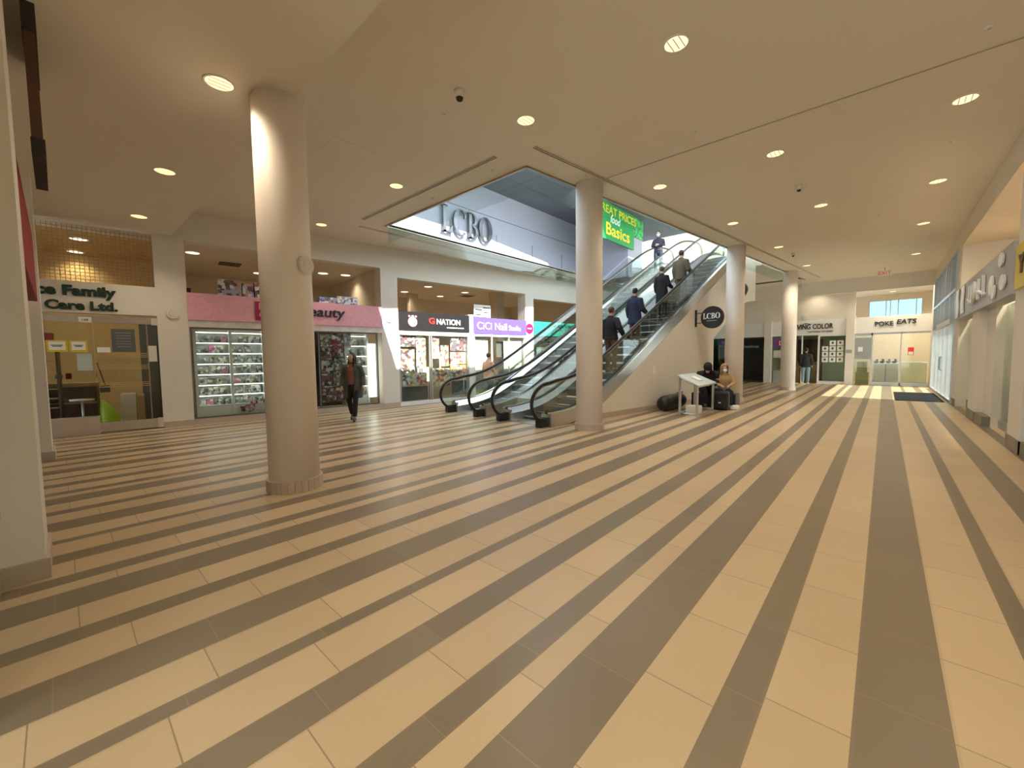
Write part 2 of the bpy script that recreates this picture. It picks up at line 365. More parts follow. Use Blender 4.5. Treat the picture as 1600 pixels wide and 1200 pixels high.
def glyph(ch, mb, u0, z0, w_, h, place, depth, mi=0):
    """tall thick-and-thin serif capitals L C B O"""
    def poly(pts):
        n = len(pts); vs = [place(*p, 0) for p in pts] + [place(*p, depth) for p in pts]
        mb.add(vs, [tuple(range(n)), tuple(range(n, 2*n))[::-1]] + [(i, (i+1) % n, n+(i+1) % n, n+i) for i in range(n)], mi)
    def arc(cx_, cz, ro, rzo, ri, rzi, a0, a1, n=20, dx=0):
        for i in range(n):
            a, b = a0+(a1-a0)*i/n, a0+(a1-a0)*(i+1)/n
            poly([(cx_+ro*math.cos(a), cz+rzo*math.sin(a)), (cx_+ro*math.cos(b), cz+rzo*math.sin(b)), (cx_+dx+ri*math.cos(b), cz+rzi*math.sin(b)), (cx_+dx+ri*math.cos(a), cz+rzi*math.sin(a))])
    st = w_*0.24; sf = h*0.045
    if ch == 'L':
        poly([(u0+w_*.12, z0), (u0+w_*.12+st, z0), (u0+w_*.12+st, z0+h), (u0+w_*.12, z0+h)])
        poly([(u0, z0+h-sf), (u0+w_*.55, z0+h-sf), (u0+w_*.55, z0+h), (u0, z0+h)])
        poly([(u0, z0), (u0+w_, z0), (u0+w_, z0+sf), (u0, z0+sf)])
        poly([(u0+w_*.62, z0+sf), (u0+w_, z0+sf), (u0+w_, z0+h*.30)])
    elif ch == 'C':
        arc(u0+w_*.55, z0+h/2, w_*.55, h*.52, w_*.33, h*.47, math.radians(48), math.radians(312), 26, 0.04*w_)
        poly([(u0+w_*.84, z0+h*.70), (u0+w_*.93, z0+h*.70), (u0+w_*.93, z0+h*.98), (u0+w_*.84, z0+h*.92)])
    elif ch == 'B':
        poly([(u0+w_*.12, z0), (u0+w_*.12+st, z0), (u0+w_*.12+st, z0+h), (u0+w_*.12, z0+h)])
        poly([(u0, z0+h-sf), (u0+w_*.5, z0+h-sf), (u0+w_*.5, z0+h), (u0, z0+h)]); poly([(u0, z0), (u0+w_*.5, z0), (u0+w_*.5, z0+sf), (u0, z0+sf)])
        poly([(u0+w_*.3, z0+h*.5), (u0+w_*.5, z0+h*.5), (u0+w_*.5, z0+h*.5+sf), (u0+w_*.3, z0+h*.5+sf)])
        arc(u0+w_*.45, z0+h*.76, w_*.46, h*.24, w_*.22, h*.24-sf, -math.pi/2, math.pi/2, 12)
        arc(u0+w_*.45, z0+h*.26, w_*.55, h*.26, w_*.28, h*.26-sf, -math.pi/2, math.pi/2, 12)
    elif ch == 'O':
        arc(u0+w_*.5, z0+h/2, w_*.52, h*.52, w_*.29, h*.47, 0, 2*math.pi, 32)
    return mb

# ================================================================== THE SETTING
ZC = 5.0; ZL = 4.4; TW = -12.35; XR = 1.5; YB = 26.2
struct(MB().box(-20, 3.5, -6, 34, -0.2, 0.0), 'floor', M['floor'])
struct(MB().box(3.5, 60, -40, 80, -0.35, -0.12), 'floor_outside', M['concrete'])
# main ceiling with escalator opening; opening polygon (world): near edge y=5.97, left edge x=-9.78, right edge t=-5.66, far y=23.4
def xr_open(y):   # world x of line t=-5.66 at y
    # t = x cos - y sin -> x = (t + y sin)/cos
    return (-5.66 + y*math.sin(BA))/math.cos(BA)
cb = MB()
y0, y1, xl = 5.97, 23.4, -9.78
cb.box(-13.2, 3.2, 1.92, y0, ZC, ZC+0.55)
cb.box(-13.2, 3.2, y1, 25.0, ZC, ZC+0.55)
cb.box(-13.2, xl, y0, y1, ZC, ZC+0.05)
cb.prism([(xr_open(y0), y0), (3.2, y0), (3.2, y1), (xr_open(y1), y1)], 2, ZC, ZC+0.55)
struct(cb, 'ceiling', M['ceil'])
struct(MB().box(-13.2, 3.2, -6, 1.92, ZL, ZC+0.55), 'ceiling_bulkhead', M['bulk'])
struct(MB().box(-4.2, 1.5, 7.40, 7.43, ZC-0.006, ZC+0.002), 'trim_1', M['seamc'])
# bronze edge trims of the opening
e = MB(); e.box(xl-0.02, xr_open(y0)+0.02, y0-0.05, y0, ZC-0.03, ZC+0.56); struct(e, 'trim_2', M['bronze'])
e = MB(); e.box(xl-0.05, xl, y0, y1, ZC-0.02, ZC+0.07); struct(e, 'trim_3', M['bronze'])
e = MB(); e.box(-5.66, -5.61, 5.30, 23.0, ZC-0.03, ZC+0.56); struct(e, 'trim_4', M['bronze'], 'B')
e = MB(); e.box(xl, xr_open(y1), y1, y1+0.05, ZC-0.03, ZC+0.56); struct(e, 'trim_5', M['white'])
# left wall (frame B)
def pil(name, s0, s1, t1=TW, t0=TW-0.45, z1=ZC, mat='paint'):
    b = MB().box(t0, t1, s0, s1, 0, z1); return struct(b, name, M[mat], 'B')
struct(MB().box(TW-0.3, TW, -1.95, 0.12, 2.55, 3.19), 'wall_left_care_fascia', M['paint'], 'B')
pil('wall_left_pier', 0.10, 0.66, z1=5.0)
pil('wall_left_pier.001', 5.40, 5.95, z1=5.0)
pil('wall_left_pier.002', 8.68, 8.90, t1=TW, t0=TW-0.2, z1=3.1, mat='white')
pil('wall_left_pier.003', 11.50, 11.96, z1=4.2)
pil('wall_left_pier.004', 16.0, 16.5, z1=4.2)
hd = MB()
hd.box(TW-0.3, TW, 0.12, 5.45, 4.33, ZC); struct(hd, 'wall_left_header', M['paint'], 'B')
struct(MB().box(TW-0.3, TW, 5.95, 11.96, 4.10, ZC), 'wall_left_header.001', M['paint'], 'B')
struct(MB().box(TW-0.3, TW, 11.96, 28.5, 3.95, ZC), 'wall_left_header.002', M['paint'], 'B')
bb = MB()
for a, b_ in ((0.10, 0.66), (5.40, 5.95), (11.5, 11.96)): bb.box(TW, TW+0.02, a, b_, 0, 0.13)
struct(bb, 'baseboard_left', M['base'], 'B')
# shop interiors behind the left wall
def room(name, s0, s1, t1=-16.2, zc=4.5, mat='beige', ceil='beige', side=True, lowwall=None):
    b = MB().box(t1-0.1, t1, s0, s1, 0, zc)
    if side: b.box(t1, TW-0.45, s0-0.06, s0, 0, zc).box(t1, TW-0.45, s1, s1+0.06, 0, zc)
    struct(b, name, M[mat], 'B')
    struct(MB().box(t1, TW-0.3, s0, s1, zc, zc+0.1), name + '_ceiling', M[ceil], 'B')
room('wall_care_room', -3.6, 0.35, mat='tan', ceil='tan', zc=4.45)
room('wall_beauty_room', 0.42, 5.65, t1=-18.2)
room('wall_toy_room', 5.72, 16.2, t1=-18.6)
room('wall_far_room', 16.3, 28, t1=-18)
# back wall y = 26.2
bw = MB()
for a, b_ in ((-4.93, -4.6), (-1.45, -1.13)): bw.box(a, b_, YB-0.1, YB+0.3, 0, 3.3)
bw.box(-14, -1.13, YB, YB+0.3, 3.27, ZC)
struct(bw, 'wall_back', M['paint'])
struct(MB().box(-14, 2.6, YB-0.02, YB+0.25, 2.50, 3.27), 'wall_back_fascia', M['white'])
struct(MB().box(-14, 1.5, 24.9, 25.1, 4.42, ZC).box(-14, 1.5, 24.88, 25.0, 4.36, 4.42), 'wall_back_header', M['paint'])
struct(MB().box(-14, 2.2, 25.1, YB+0.3, ZC-0.1, ZC+0.3), 'ceiling_back_strip', M['ceil'])
rb = MB().box(-14, -4.93, 29.5, 29.6, 0, 3.3); struct(rb, 'wall_back_dark_room', M['greyd'])
struct(MB().box(-4.93, -1.13, 30.2, 30.3, 0, 3.3).box(-4.9, -4.85, YB+.3, 30.2, 0, 3.3).box(-1.35, -1.3, YB+.3, 30.2, 0, 3.3), 'wall_back_studio_room', M['greenwall'])
struct(MB().box(-14, -1.13, YB+.3, 30.3, 3.3, 3.4), 'ceiling_back_rooms', M['ceil'])
# poke room with clerestory windows at y=29.6
pk = MB().box(-1.3, 3.6, 29.6, 29.75, 0, 3.1).box(-1.3, -0.72, 29.6, 29.75, 3.1, 4.6).box(1.35, 3.6, 29.6, 29.75, 3.1, 4.6).box(-0.72, 1.35, 29.6, 29.75, 4.3, 4.6).box(3.5, 3.6, 26.4, 29.6, 0, 4.6)
struct(pk, 'wall_poke_room', M['beige']); struct(MB().box(-1.3, 3.6, 26.5, 29.75, 4.6, 4.7), 'ceiling_poke_room', M['ceil'])
wf = MB()
for x in (-0.72, -0.05, 0.12, 0.42, 1.10, 1.31): wf.box(x, x+0.04, 29.58, 29.66, 3.1, 4.3)
wf.box(-0.72, 1.35, 29.58, 29.66, 3.1, 3.14)
w1 = struct(wf, 'window_1', M['alu']); MB().box(-0.72, 1.35, 29.64, 29.65, 3.1, 4.3).build('pane', M['skyglass'], w1)
# right wall x = 1.5: piers, bulkhead, fascia
rw = MB()
rw.box(XR, 3.2, -6, 25.2, 4.5, ZC); struct(rw, 'wall_right_bulkhead', M['ceil'])
struct(MB().box(XR, 1.9, 9.35, 10.2, 0, 4.5), 'wall_right_pier', M['paint'])
struct(MB().box(XR, 1.75, 13.5, 14.5, 0, 2.5).box(XR+0.12, 1.9, 12.55, 13.5, 0, 2.5), 'wall_right_pier.001', M['paint'])
struct(MB().box(XR, 3.4, 16.9, 17.6, 0, 4.5), 'wall_right_pier.002', M['paint'])
b = MB()
for q in ((9.35, 10.2), (13.5, 14.5), (16.9, 17.6)): b.box(XR-0.015, XR, q[0]-0.015, q[1]+0.015, 0, 0.2)
b.box(XR, XR+0.12, 12.55, 13.5, 0, 0.2).box(XR-0.015, 1.9, 9.335, 9.35, 0, 0.2)
struct(b, 'baseboard_right', M['darkbase'])
struct(MB().box(3.2, 3.3, -6, 17.0, 0, 4.5), 'wall_right_inner', M['beige'])
struct(MB().box(1.5, 3.3, -6, 17.0, 4.46, 4.5), 'ceiling_right_inner', M['beige'])
struct(MB().box(-12.2, -4.35, -2.2, -2.1, 0, ZL).box(-4.5, -4.4, -6.1, -2.1, 0, ZL), 'wall_behind_camera', M['paint'])
fm = MB()
for x in (-4.4, -3.0, -1.6, -.2, 1.2, 3.2): fm.box(x-.04, x+.04, -3.7, -3.58, 0, ZL)
fm.box(-4.4, 3.2, -3.7, -3.58, 0, .12).box(-4.4, 3.2, -3.7, -3.58, 2.6, 2.7)
o = struct(fm, 'window_added', M['alu']); MB().box(-4.4, 3.2, -3.65, -3.64, .1, ZL).build('pane', M['glass'], o)  # unseen glazing, added behind the camera to let daylight in
# left near shopfront: piers on y=-0.27, glass between
struct(MB().box(-4.95, -4.32, -0.6, -0.13, 0, ZL), 'wall_near_pier', M['paint'])
struct(MB().box(-10.3, -9.55, -0.6, -0.13, 0, ZL), 'wall_near_pier.001', M['paint'])
struct(MB().box(-4.97, -4.30, -0.62, -0.11, 0, 0.14).box(-10.3, -9.52, -0.62, -0.10, 0, 0.14), 'baseboard_near', M['base'])
struct(MB().box(-9.55, -4.95, -0.55, -0.33, 2.4, ZL), 'wall_near_fascia', M['paint'])
struct(MB().box(-4.32, -2.7, -0.75, -0.33, 2.35, ZL), 'wall_near_fascia.001', M['paint'])
struct(MB().box(-12.4, -10.3, -0.6, -0.3, 0, ZL), 'wall_near_end', M['paint'])
g = MB().box(-9.55, -4.95, -0.42, -0.40, 0.0, 2.4); struct(g, 'window_2', M['smoke'])
g = MB().box(-4.32, -2.7, -0.36, -0.345, 0.02, 2.35)
d1 = struct(g, 'door_1', M['frost'])
hb = MB().tube([(-3.3, -0.345, 1.17), (-3.3, -0.25, 1.17), (-3.3, -0.25, 0.72), (-3.3, -0.345, 0.72)], 0.013)
hb.build('door_handle', M['alu'], d1)
MB().box(-4.32, -2.7, -0.38, -0.33, 0, 0.1).build('door_rail', M['alu'], d1)
# ---------------- upper level seen through the opening
struct(MB().box(-12.9, -12.5, 3, 32, 5.08, 8.55), 'wall_upper', M['upper'])
sm = MB(); sm.box(-12.5, -12.488, 3, 32, 7.44, 7.46)
for y in (10.35, 12.9, 15.3, 17.7, 20.1, 22.5): sm.box(-12.5, -12.488, y, y+0.02, 5.5, 6.78)
struct(sm, 'trim_6', M['seam'])
up_ = MB().prism([(-12.9, 3), (-9.55, 3), (-9.4, 12.0), (-8.9, 15.8), (-6.5, 16.6), (-6.5, 24.6), (-12.9, 24.6)], 2, 8.55, 8.8)  # free edge out of view, shaped to set sun patches and shade the sign
struct(up_, 'ceiling_upper', M['upperdark'])
struct(MB().box(-5.9, -3.3, 2, 32, 8.55, 8.9), 'ceiling_sun_blocker', M['upperdark'])  # unseen slab, added to keep sun off the left wall header
um = MB()
for y in (9.2, 13.0, 16.8, 20.6): um.box(-12.5, -9.4, y, y+0.025, 8.54, 8.552)
um.box(-11.2, -11.18, 3, 30, 8.54, 8.552); struct(um, 'trim_7', M['seam'])
struct(MB().box(-12.5, -9.62, 19.3, 20.9, 5.5, 8.3), 'wall_upper_return', M['upper'])
struct(MB().box(-16, 3, 31, 31.3, 5.08, 14), 'wall_upper_end', M['beige'])
struct(MB().box(-12.8, xl-0.05, 5.97, 23.4, 5.05, 5.08).box(xl-0.05, 3, 23.46, 31, 5.46, 5.56), 'floor_upper', M['base'])

# ================================================================== COLUMNS
COLS = [(-5.34, 1.20, ZC, 'thick white round column in the foreground, in front of the pink beauty shop'),
        (-5.40, 6.83, ZC, 'white round column standing at the foot of the escalators'),
        (-5.40, 14.35, ZC, 'white round column behind the two seated people'),
        (-5.50, 20.40, ZC, 'farthest white round column, in front of the tattoo studio')]
def column(t, s, z, lab):
    o = thing('column', lab, 'column', (t, s, 0), 'B', 'round columns along the hall')
    MB().lathe((t, s, 0), [(0.27, 0.0), (0.27, z)], n=48).build('shaft', M['colpaint'], o)
    b = MB(); n = 26
    for i in range(n):
        a = 2*math.pi*i/n; a2 = 2*math.pi*(i+0.95)/n
        p = [(t+r*math.cos(q), s+r*math.sin(q)) for q, r in ((a, .26), (a, .300), ((a+a2)/2, .302), (a2, .300), (a2, .26))]
        b.prism(p, 2, 0, 0.135)
    b.build('base_tiles', M['tile'], o)
    return o
for c in COLS: column(*c)
def disc(name, lab, cat, c, frame, ax, sign, r=0.14, group=None):
    o = thing(name, lab, cat, c, frame, group)
    MB().lathe(c, [(r, 0), (r, 0.03*sign), (r*0.93, 0.05*sign)], ax, 32).build('housing', M['paint'], o)
    MB().lathe((c[0]+(0.05*sign if ax == 0 else 0), c[1]+(0.05*sign if ax == 1 else 0), c[2]), [(r*0.62, 0), (r*0.55, 0.012*sign)], ax, 28).build('grille', M['counter'], o)
    return o
_nt, _ns = -5.34+.268*.845, 1.20+.268*.535
o = thing('wall_speaker', 'round white speaker on the side of the foreground column', 'speaker', (_nt, _ns, 2.58), 'B', rot=math.atan2(.535, .845))
ORG[o] = (Vector((0, 0, 0)), 'B', 0)
MB().lathe((0, 0, 0), [(.105, 0), (.105, .03), (.095, .045)], 0, 32).build('housing', M['paint'], o)
MB().lathe((.045, 0, 0), [(.06, 0), (.055, .01)], 0, 28).build('grille', M['counter'], o)
disc('wall_speaker', 'round white speaker on the pier between the care shop and the pink shop', 'speaker', (TW, 0.38, 2.62), 'B', 0, 1, 0.12)
disc('wall_speaker', 'round white speaker on the sunlit pier beside the black toy shop sign', 'speaker', (TW, 5.65, 2.78), 'B', 0, 1, 0.12)
disc('wall_speaker', 'round white speaker on the back wall above the tattoo studio sign', 'speaker', (-3.15, YB, 3.48), 'A', 1, -1, 0.14)

# ================================================================== CEILING FITTINGS
def downlight(x, y, z, lab, r=0.125, watts=16, group='downlights in the main ceiling', glow='lamp', frame='A'):
    o = thing('downlight', lab, 'light', (x, y, z), frame, group)
    MB().lathe((x, y, z), [(r+0.022, 0.0), (r+0.022, -0.008), (r, -0.008), (r, -0.001)], n=28, caps=False).build('trim_ring', M['paint'], o)
    MB().lathe((x, y, z), [(r, -0.002), (r*.7, -0.0025)], n=24).build('lens', M[glow], o)
    if glow == 'lamp':
        fb = MB()
        for k in (-1, 0, 1): fb.box(x+k*r*.5-.005, x+k*r*.5+.005, y-r*.8, y+r*.8, z-0.006, z-0.003)
        fb.build('baffle_fin', M['reflector'], o)
    if watts:
        l = bpy.data.lights.new('lamp', 'SPOT'); l.energy = watts*LAMP; l.color = (1.0, 0.84, 0.62); l.spot_size = math.radians(128); l.spot_blend = 0.8; l.shadow_soft_size = 0.12
        lo = bpy.data.objects.new('lamp', l); C.objects.link(lo); lo.location = RX[frame] @ Vector((x, y, z-0.03))
    return o
DL = [(-1.85, 4.85, 'downlight nearest the camera, at the top of the picture'), (-4.04, 4.83, 'downlight just before the near corner of the escalator opening'),
      (-7.42, 4.78, 'downlight beside the long left ceiling slot, above the pink shop'), (-10.89, 4.76, 'downlight close to the left wall above the pink shop sign'),
      (0.71, 8.62, 'large downlight high at the right, beyond the ceiling seam'), (-1.53, 8.58, 'downlight beyond the ceiling seam, middle of the hall'), (-3.56, 8.55, 'downlight just right of the column at the escalator foot'),
      (0.69, 12.25, 'second downlight of the row along the right wall'), (-1.23, 12.25, 'middle downlight of the third row, near a camera dome'), (-3.10, 12.22, 'downlight just right of the column behind the seated people'),
      (0.66, 15.89, 'small far downlight of the row along the right wall'), (-2.67, 15.92, 'small far downlight beside the right ceiling slot')]
for x, y, l in DL: downlight(x, y, ZC, l, watts=75)
for x, y, l in ((-5.24, 1.29, 'downlight in the lower ceiling just left of the foreground column'), (-8.21, 1.25, 'middle downlight of the lower ceiling at the left'), (-11.07, 1.24, 'downlight of the lower ceiling nearest the care shop')):
    downlight(x, y, ZL, l, watts=60, group='downlights in the lower left ceiling')
for k, (x, y) in enumerate(((0.7, 20.5), (-2.4, 20.0))):
    z = ZC
    downlight(x, y, z, ['far downlight near the entrance doors', 'far downlight near the last round column'][k], watts=110)
for x, y, l in ((0.7, 4.83, 'added downlight of the near row beside the right wall'), (0.6, 0.6, 'added fill downlight of the lower ceiling above the camera, right'), (-2.2, -2.6, 'added fill downlight of the lower ceiling behind the camera, left'), (0.6, -2.2, 'added fill downlight of the lower ceiling behind the camera, right')):  # out of view, added as fill light for the near column and floor
    downlight(x, y, ZL if y < 2 else ZC, l, watts=150 if x > 0 else 40, group='added fill downlights by the camera')
# small sprinkler caps / sensors
SPR = [(-4.77, 3.9, 'small flush sprinkler cap below the ceiling camera'), (-5.53, 5.64, 'small flush sprinkler cap by the near edge of the escalator opening'), (-7.39, 5.67, 'small flush sprinkler cap beside the left part of the opening edge'),
       (-2.3, 6.85, 'small dark sprinkler cap just before the ceiling seam'), (0.70, 10.14, 'small white sprinkler cap near the right wall'), (-0.24, 14.11, 'small sprinkler cap in the middle far ceiling'), (0.72, 6.94, 'dark round sprinkler cap in the top right corner'), (-4.36, 7.0, 'sprinkler cap between the slot and the escalator column')]
for x, y, l in SPR:
    o = thing('sprinkler', l, 'sprinkler', (x, y, ZC), 'A', 'sprinkler caps in the ceiling')
    MB().lathe((x, y, ZC), [(0.045, 0), (0.045, -0.008), (0.03, -0.012)], n=18).build('cap', M['paint'], o)
    MB().lathe((x, y, ZC-0.012), [(0.018, 0), (0.012, -0.012)], n=12).build('nozzle', M['alu'], o)
def camdome(x, y, lab, r=0.05):
    o = thing('ceiling_camera', lab, 'camera', (x, y, ZC), 'A')
    MB().lathe((x, y, ZC), [(r*1.1, 0), (r*1.1, -0.05), (r*.95, -0.09)], n=22).build('housing', M['paint'], o)
    MB().lathe((x, y, ZC-0.09), [(r*.75, 0), (r*.6, -0.03), (r*.2, -0.04)], n=18).build('lens', M['dark'], o)
camdome(-4.24, 3.72, 'small white cylinder camera on the ceiling in front of the opening', 0.065)
camdome(-1.43, 10.5, 'small dark dome camera on the ceiling beyond the seam', 0.05)
camdome(-2.45, 17.2, 'tiny dome camera far down the ceiling near the exit sign', 0.05)
def slot(lab, frame, a, b_, wdt, org):
    o = thing('ceiling_slot_diffuser', lab, 'air diffuser', org, frame)
    (x0_, y0_), (x1_, y1_) = a, b_
    m = MB()
    if abs(x1_-x0_) > abs(y1_-y0_):
        m.box(x0_, x1_, y0_-wdt/2, y0_-wdt/2+.02, ZC-0.012, ZC+.002).box(x0_, x1_, y0_+wdt/2-.02, y0_+wdt/2, ZC-0.012, ZC+.002).box(x0_, x1_, y0_-.008, y0_+.008, ZC-0.012, ZC+.002)
        s2 = MB().box(x0_, x1_, y0_-wdt/2+.02, y0_+wdt/2-.02, ZC-0.003, ZC)
    else:
        m.box(x0_-wdt/2, x0_-wdt/2+.02, y0_, y1_, ZC-0.012, ZC+.002).box(x0_+wdt/2-.02, x0_+wdt/2, y0_, y1_, ZC-0.012, ZC+.002).box(x0_-.008, x0_+.008, y0_, y1_, ZC-0.012, ZC+.002)
        s2 = MB().box(x0_-wdt/2+.02, x0_+wdt/2-.02, y0_, y1_, ZC-0.003, ZC)
    m.build('frame', M['ceil'], o); s2.build('slot', M['dark'], o)
slot('long narrow air slot along the near edge of the opening, above the pink shop', 'A', (-9.75, 5.30), (-5.13, 5.30), 0.11, (-7.4, 5.3, ZC))
slot('long narrow air slot on the right of the escalator opening', 'B', (-5.05, 4.95), (-5.05, 23.0), 0.11, (-5.05, 14, ZC))
slot('long narrow air slot behind the left edge of the opening, towards the shop signs', 'A', (-10.30, 5.5), (-10.30, 22.0), 0.11, (-10.3, 13, ZC))
# access hatch outline
hm = MB()
for a, b_, c, d in ((-7.7, -6.5, 3.10, 3.11), (-7.7, -6.5, 3.79, 3.80), (-7.7, -7.69, 3.1, 3.8), (-6.51, -6.5, 3.1, 3.8)): hm.box(a, b_, c, d, ZC-0.003, ZC+0.002)
tag(hm.build('access_hatch', M['bulk']), 'faint square access hatch outline in the ceiling left of the slot', 'hatch')
# glass smoke baffle under the opening edges
o = thing('smoke_baffle', 'clear glass smoke baffle hanging below the rim of the escalator opening', 'glass baffle', (-7, 8, 4.55), 'A')
MB().box(xl+0.03, xr_open(5.97)-0.03, 5.99, 6.0, 4.56, ZC).build('glass_panel', M['baffle'], o)
for a, b_ in ((6.0, 10.3), (10.33, 14.6), (14.63, 19.0), (19.03, 23.3)): MB().box(xl+0.02, xl+0.032, a, b_, 4.58, ZC).build('glass_panel', M['baffle'], o)
prev = 6.0
for q in (9.5, 13.5, 17.5, 21.5, 23.3):
    MB().prism([(xr_open(prev)-.04, prev), (xr_open(prev)-.028, prev), (xr_open(q)-.028, q-.03), (xr_open(q)-.04, q-.03)], 2, 4.56, ZC).build('glass_panel', M['baffle'], o); prev = q
# exit sign
o = thing('exit_sign', 'small red exit sign hanging from the far ceiling', 'sign', (-0.11, 22.8, 4.72), 'A')
MB().box(-.33, .11, 22.78, 22.83, 4.68, 4.88).build('box', M['whitep'], o)
MB().cyl((-.11, 22.8, 4.88), 0.02, 0.12, n=10).build('stem', M['alu'], o)
text_mb(MB(), 'EXIT', -.30, 4.71, .38, .14, pl_back(22.78), 0.006).build('letters', M['redem'], o)
# pot light fixture near back
# hanging dark blade sign at the top left
o = thing('hanging_banner', 'dark vertical banner hanging edge-on from the lower ceiling at the left', 'banner', (-5.6, 0, 3.28), 'A')
MB().box(-6.2, -5.2, -0.045, 0.02, 3.28, 4.30).build('banner_cloth', M['dwood'], o)
MB().box(-6.25, -5.18, -0.05, 0.03, 4.18, 4.4).build('hanger', M['dark'], o); MB().box(-6.25, -5.18, -0.05, 0.03, 3.22, 3.34).build('hanger', M['dark'], o)
tag(MB().box(-8.6, -5.35, -0.33, -0.14, 2.35, 3.25).build('fascia_sign', M['red'], bevel=0.01), 'red shop sign seen edge-on beyond the near left pier', 'sign')
o = thing('door_lock_box', 'dark grey lock box hanging from the glass door handle at the far left', 'lock', (-3.3, -0.3, .52), 'A')
MB().box(-3.36, -3.26, -0.33, -0.26, .52, .66).build('body', M['greyd'], o, bevel=.015); MB().tube([(-3.31, -.30, .66), (-3.31, -.30, .74), (-3.31, -.25, .74), (-3.31, -.25, .66)], .006).build('shackle', M['alu'], o)

# ================================================================== ESCALATORS
SL = math.tan(math.radians(30)); S0 = 7.6; ZU = 5.56; S1 = S0 + ZU/SL
def zn(s):   # smoothed nose line
    k = 0.45
    def sp(x): return k*math.log(1+math.exp(x/k)) if x/k < 30 else x
    return SL*(sp(s-S0) - sp(s-S1))
def srange(a, b_, n): return [a+(b_-a)*i/n for i in range(n+1)]
def escalator(tL, tR, lab, rc):
    tm = (tL+tR)/2
    o = thing('escalator', lab, 'escalator', (tm, 6.4, 0), 'B', None)
    # steps
    wI = (tR-tL)/2-0.17
    k = 0; s = S0-0.75
    while s < S1+0.6:
        z = zn(s+0.2); z2 = zn(s+0.6)
        if z > 0.01 and s < S1+0.4:
            m = MB(); m.box(tm-wI, tm+wI, s+.02, s+.42, z-0.03, z)
            n = 14
            for i in range(n):
                x = tm-wI+(i+.25)*2*wI/n; m.box(x, x+wI/n*.9, s+.02, s+.42, z, z+0.008)
            m.box(tm-wI, tm+wI, s+.40, s+.43, z-0.03, max(z2, z+.01))
            m.box(tm-wI, tm+wI, s+.015, s+.035, z-0.002, z+0.010, 1)
            m.build('step', [M['step'], M['alu']], o)
        s += 0.4
    MB().box(tm-wI-.12, tm+wI+.12, 6.35, S0-0.45, 0.0, 0.012).build('floor_plate', M['metal'], o)
    MB().box(tm-wI, tm+wI, S0-0.62, S0-0.4, 0.012, 0.03).build('comb', M['alu'], o)
    ss = srange(6.42, S1+1.2, 60)
    for tc, sg in ((tL, 1), (tR, -1)):     # sg: direction towards the steps
        # skirt (inner), sloping inner deck, outer deck and cladding
        MB().band([(q, zn(q)-0.25) for q in ss], [(q, zn(q)+0.16) for q in ss], 0, tc+sg*.155, tc+sg*.175).build('skirt', M['metal'], o)
        vs = MB(); a = [(q, zn(q)+0.16) for q in ss]; n = len(a)
        P1 = [(tc+sg*.165, q, z) for q, z in a]; P2 = [(tc+sg*.03, q, z+0.13) for q, z in a]
        vs.add(P1+P2, [(i, i+1, n+i+1, n+i) for i in range(n-1)]); vs.build('inner_deck', M['bright'], o)
        MB().band([(q, zn(q)+0.285) for q in ss], [(q, zn(q)+0.30) for q in ss], 0, tc-.035, tc+.035).build('glass_channel', M['black'], o)
        MB().band([(q, zn(q)+0.26) for q in ss], [(q, zn(q)+0.29) for q in ss], 0, tc-sg*.03, tc-sg*.135).build('outer_deck', M['bright'], o)
        MB().band([(q, max(0, zn(q)-0.05)) for q in ss], [(q, zn(q)+0.26) for q in ss], 0, tc-sg*.12, tc-sg*.135).build('outer_cladding', M['metal'], o)
        # newel end block
        MB().box(tc-.085, tc+.085, 6.15, 6.44, 0.0, 0.20).build('newel_block', M['black'], o, bevel=.02)
        MB().box(tc-.14, tc+.15, 6.40, 6.46, 0.0, 0.27).build('end_cap', M['metal'], o)
        # handrail path
        R_ = 0.44; zt = 0.95; cz = zt-R_; cs = 6.52
        path = []
        for i in range(15):
            a = math.radians(245 - (245-90)*i/14); path.append((cs+R_*1.25*math.cos(a) if math.cos(a) < 0 else cs, cz+R_*math.sin(a)))
        def hz_(q): return zt + zn(q+0.12)
        for q in srange(6.75, S1+1.0, 60): path.append((q, hz_(q)))
        ce = S1+1.15
        for i in range(15):
            a = math.radians(90 - 155*i/14); path.append((ce+R_*1.15*math.cos(a), hz_(S1+1.0)-R_+R_*math.sin(a)))
        MB().tube([(tc, u, z) for u, z in path], 0.036, 10).build('handrail', M['black'], o)
        MB().tube([(tc, u+(cs-u)*.06 if u < cs else u, z-0.042) if True else 0 for u, z in path[3:-6]], 0.017, 6).build('handrail_guide', M['bronze'], o)
        # glass: newel disc + strips
        gm = MB()
        top = [(u, z-0.02) for u, z in path if True]
        body = [(u, z) for u, z in path[:15]]
        poly = [(6.50, 0.28)] + body + [(6.75, hz_(6.75)-.02), (6.75, zn(6.75)+.28)]
        gm.prism(poly, 0, tc-.005, tc+.005)
        q0 = 6.77
        while q0 < S1+0.9:
            q1 = min(q0+1.35, S1+1.0); r = srange(q0, q1-0.015, 8)
            gm.band([(q, zn(q)+.28) for q in r], [(q, hz_(q)-.02) for q in r], 0, tc-.005, tc+.005); q0 += 1.35
        gm.prism([(ce-.15, zn(ce)+.28), (ce-.15, hz_(S1+1)-.02)] + path[-15:], 0, tc-.005, tc+.005)
        gm.build('glass_balustrade', M['balu'], o)
    return o
escalator(-9.90, -8.55, 'left escalator of the pair, a man in dark clothes standing near its top', 1)
escalator(-7.60, -6.25, 'right escalator of the pair, several people riding up on it', 2)
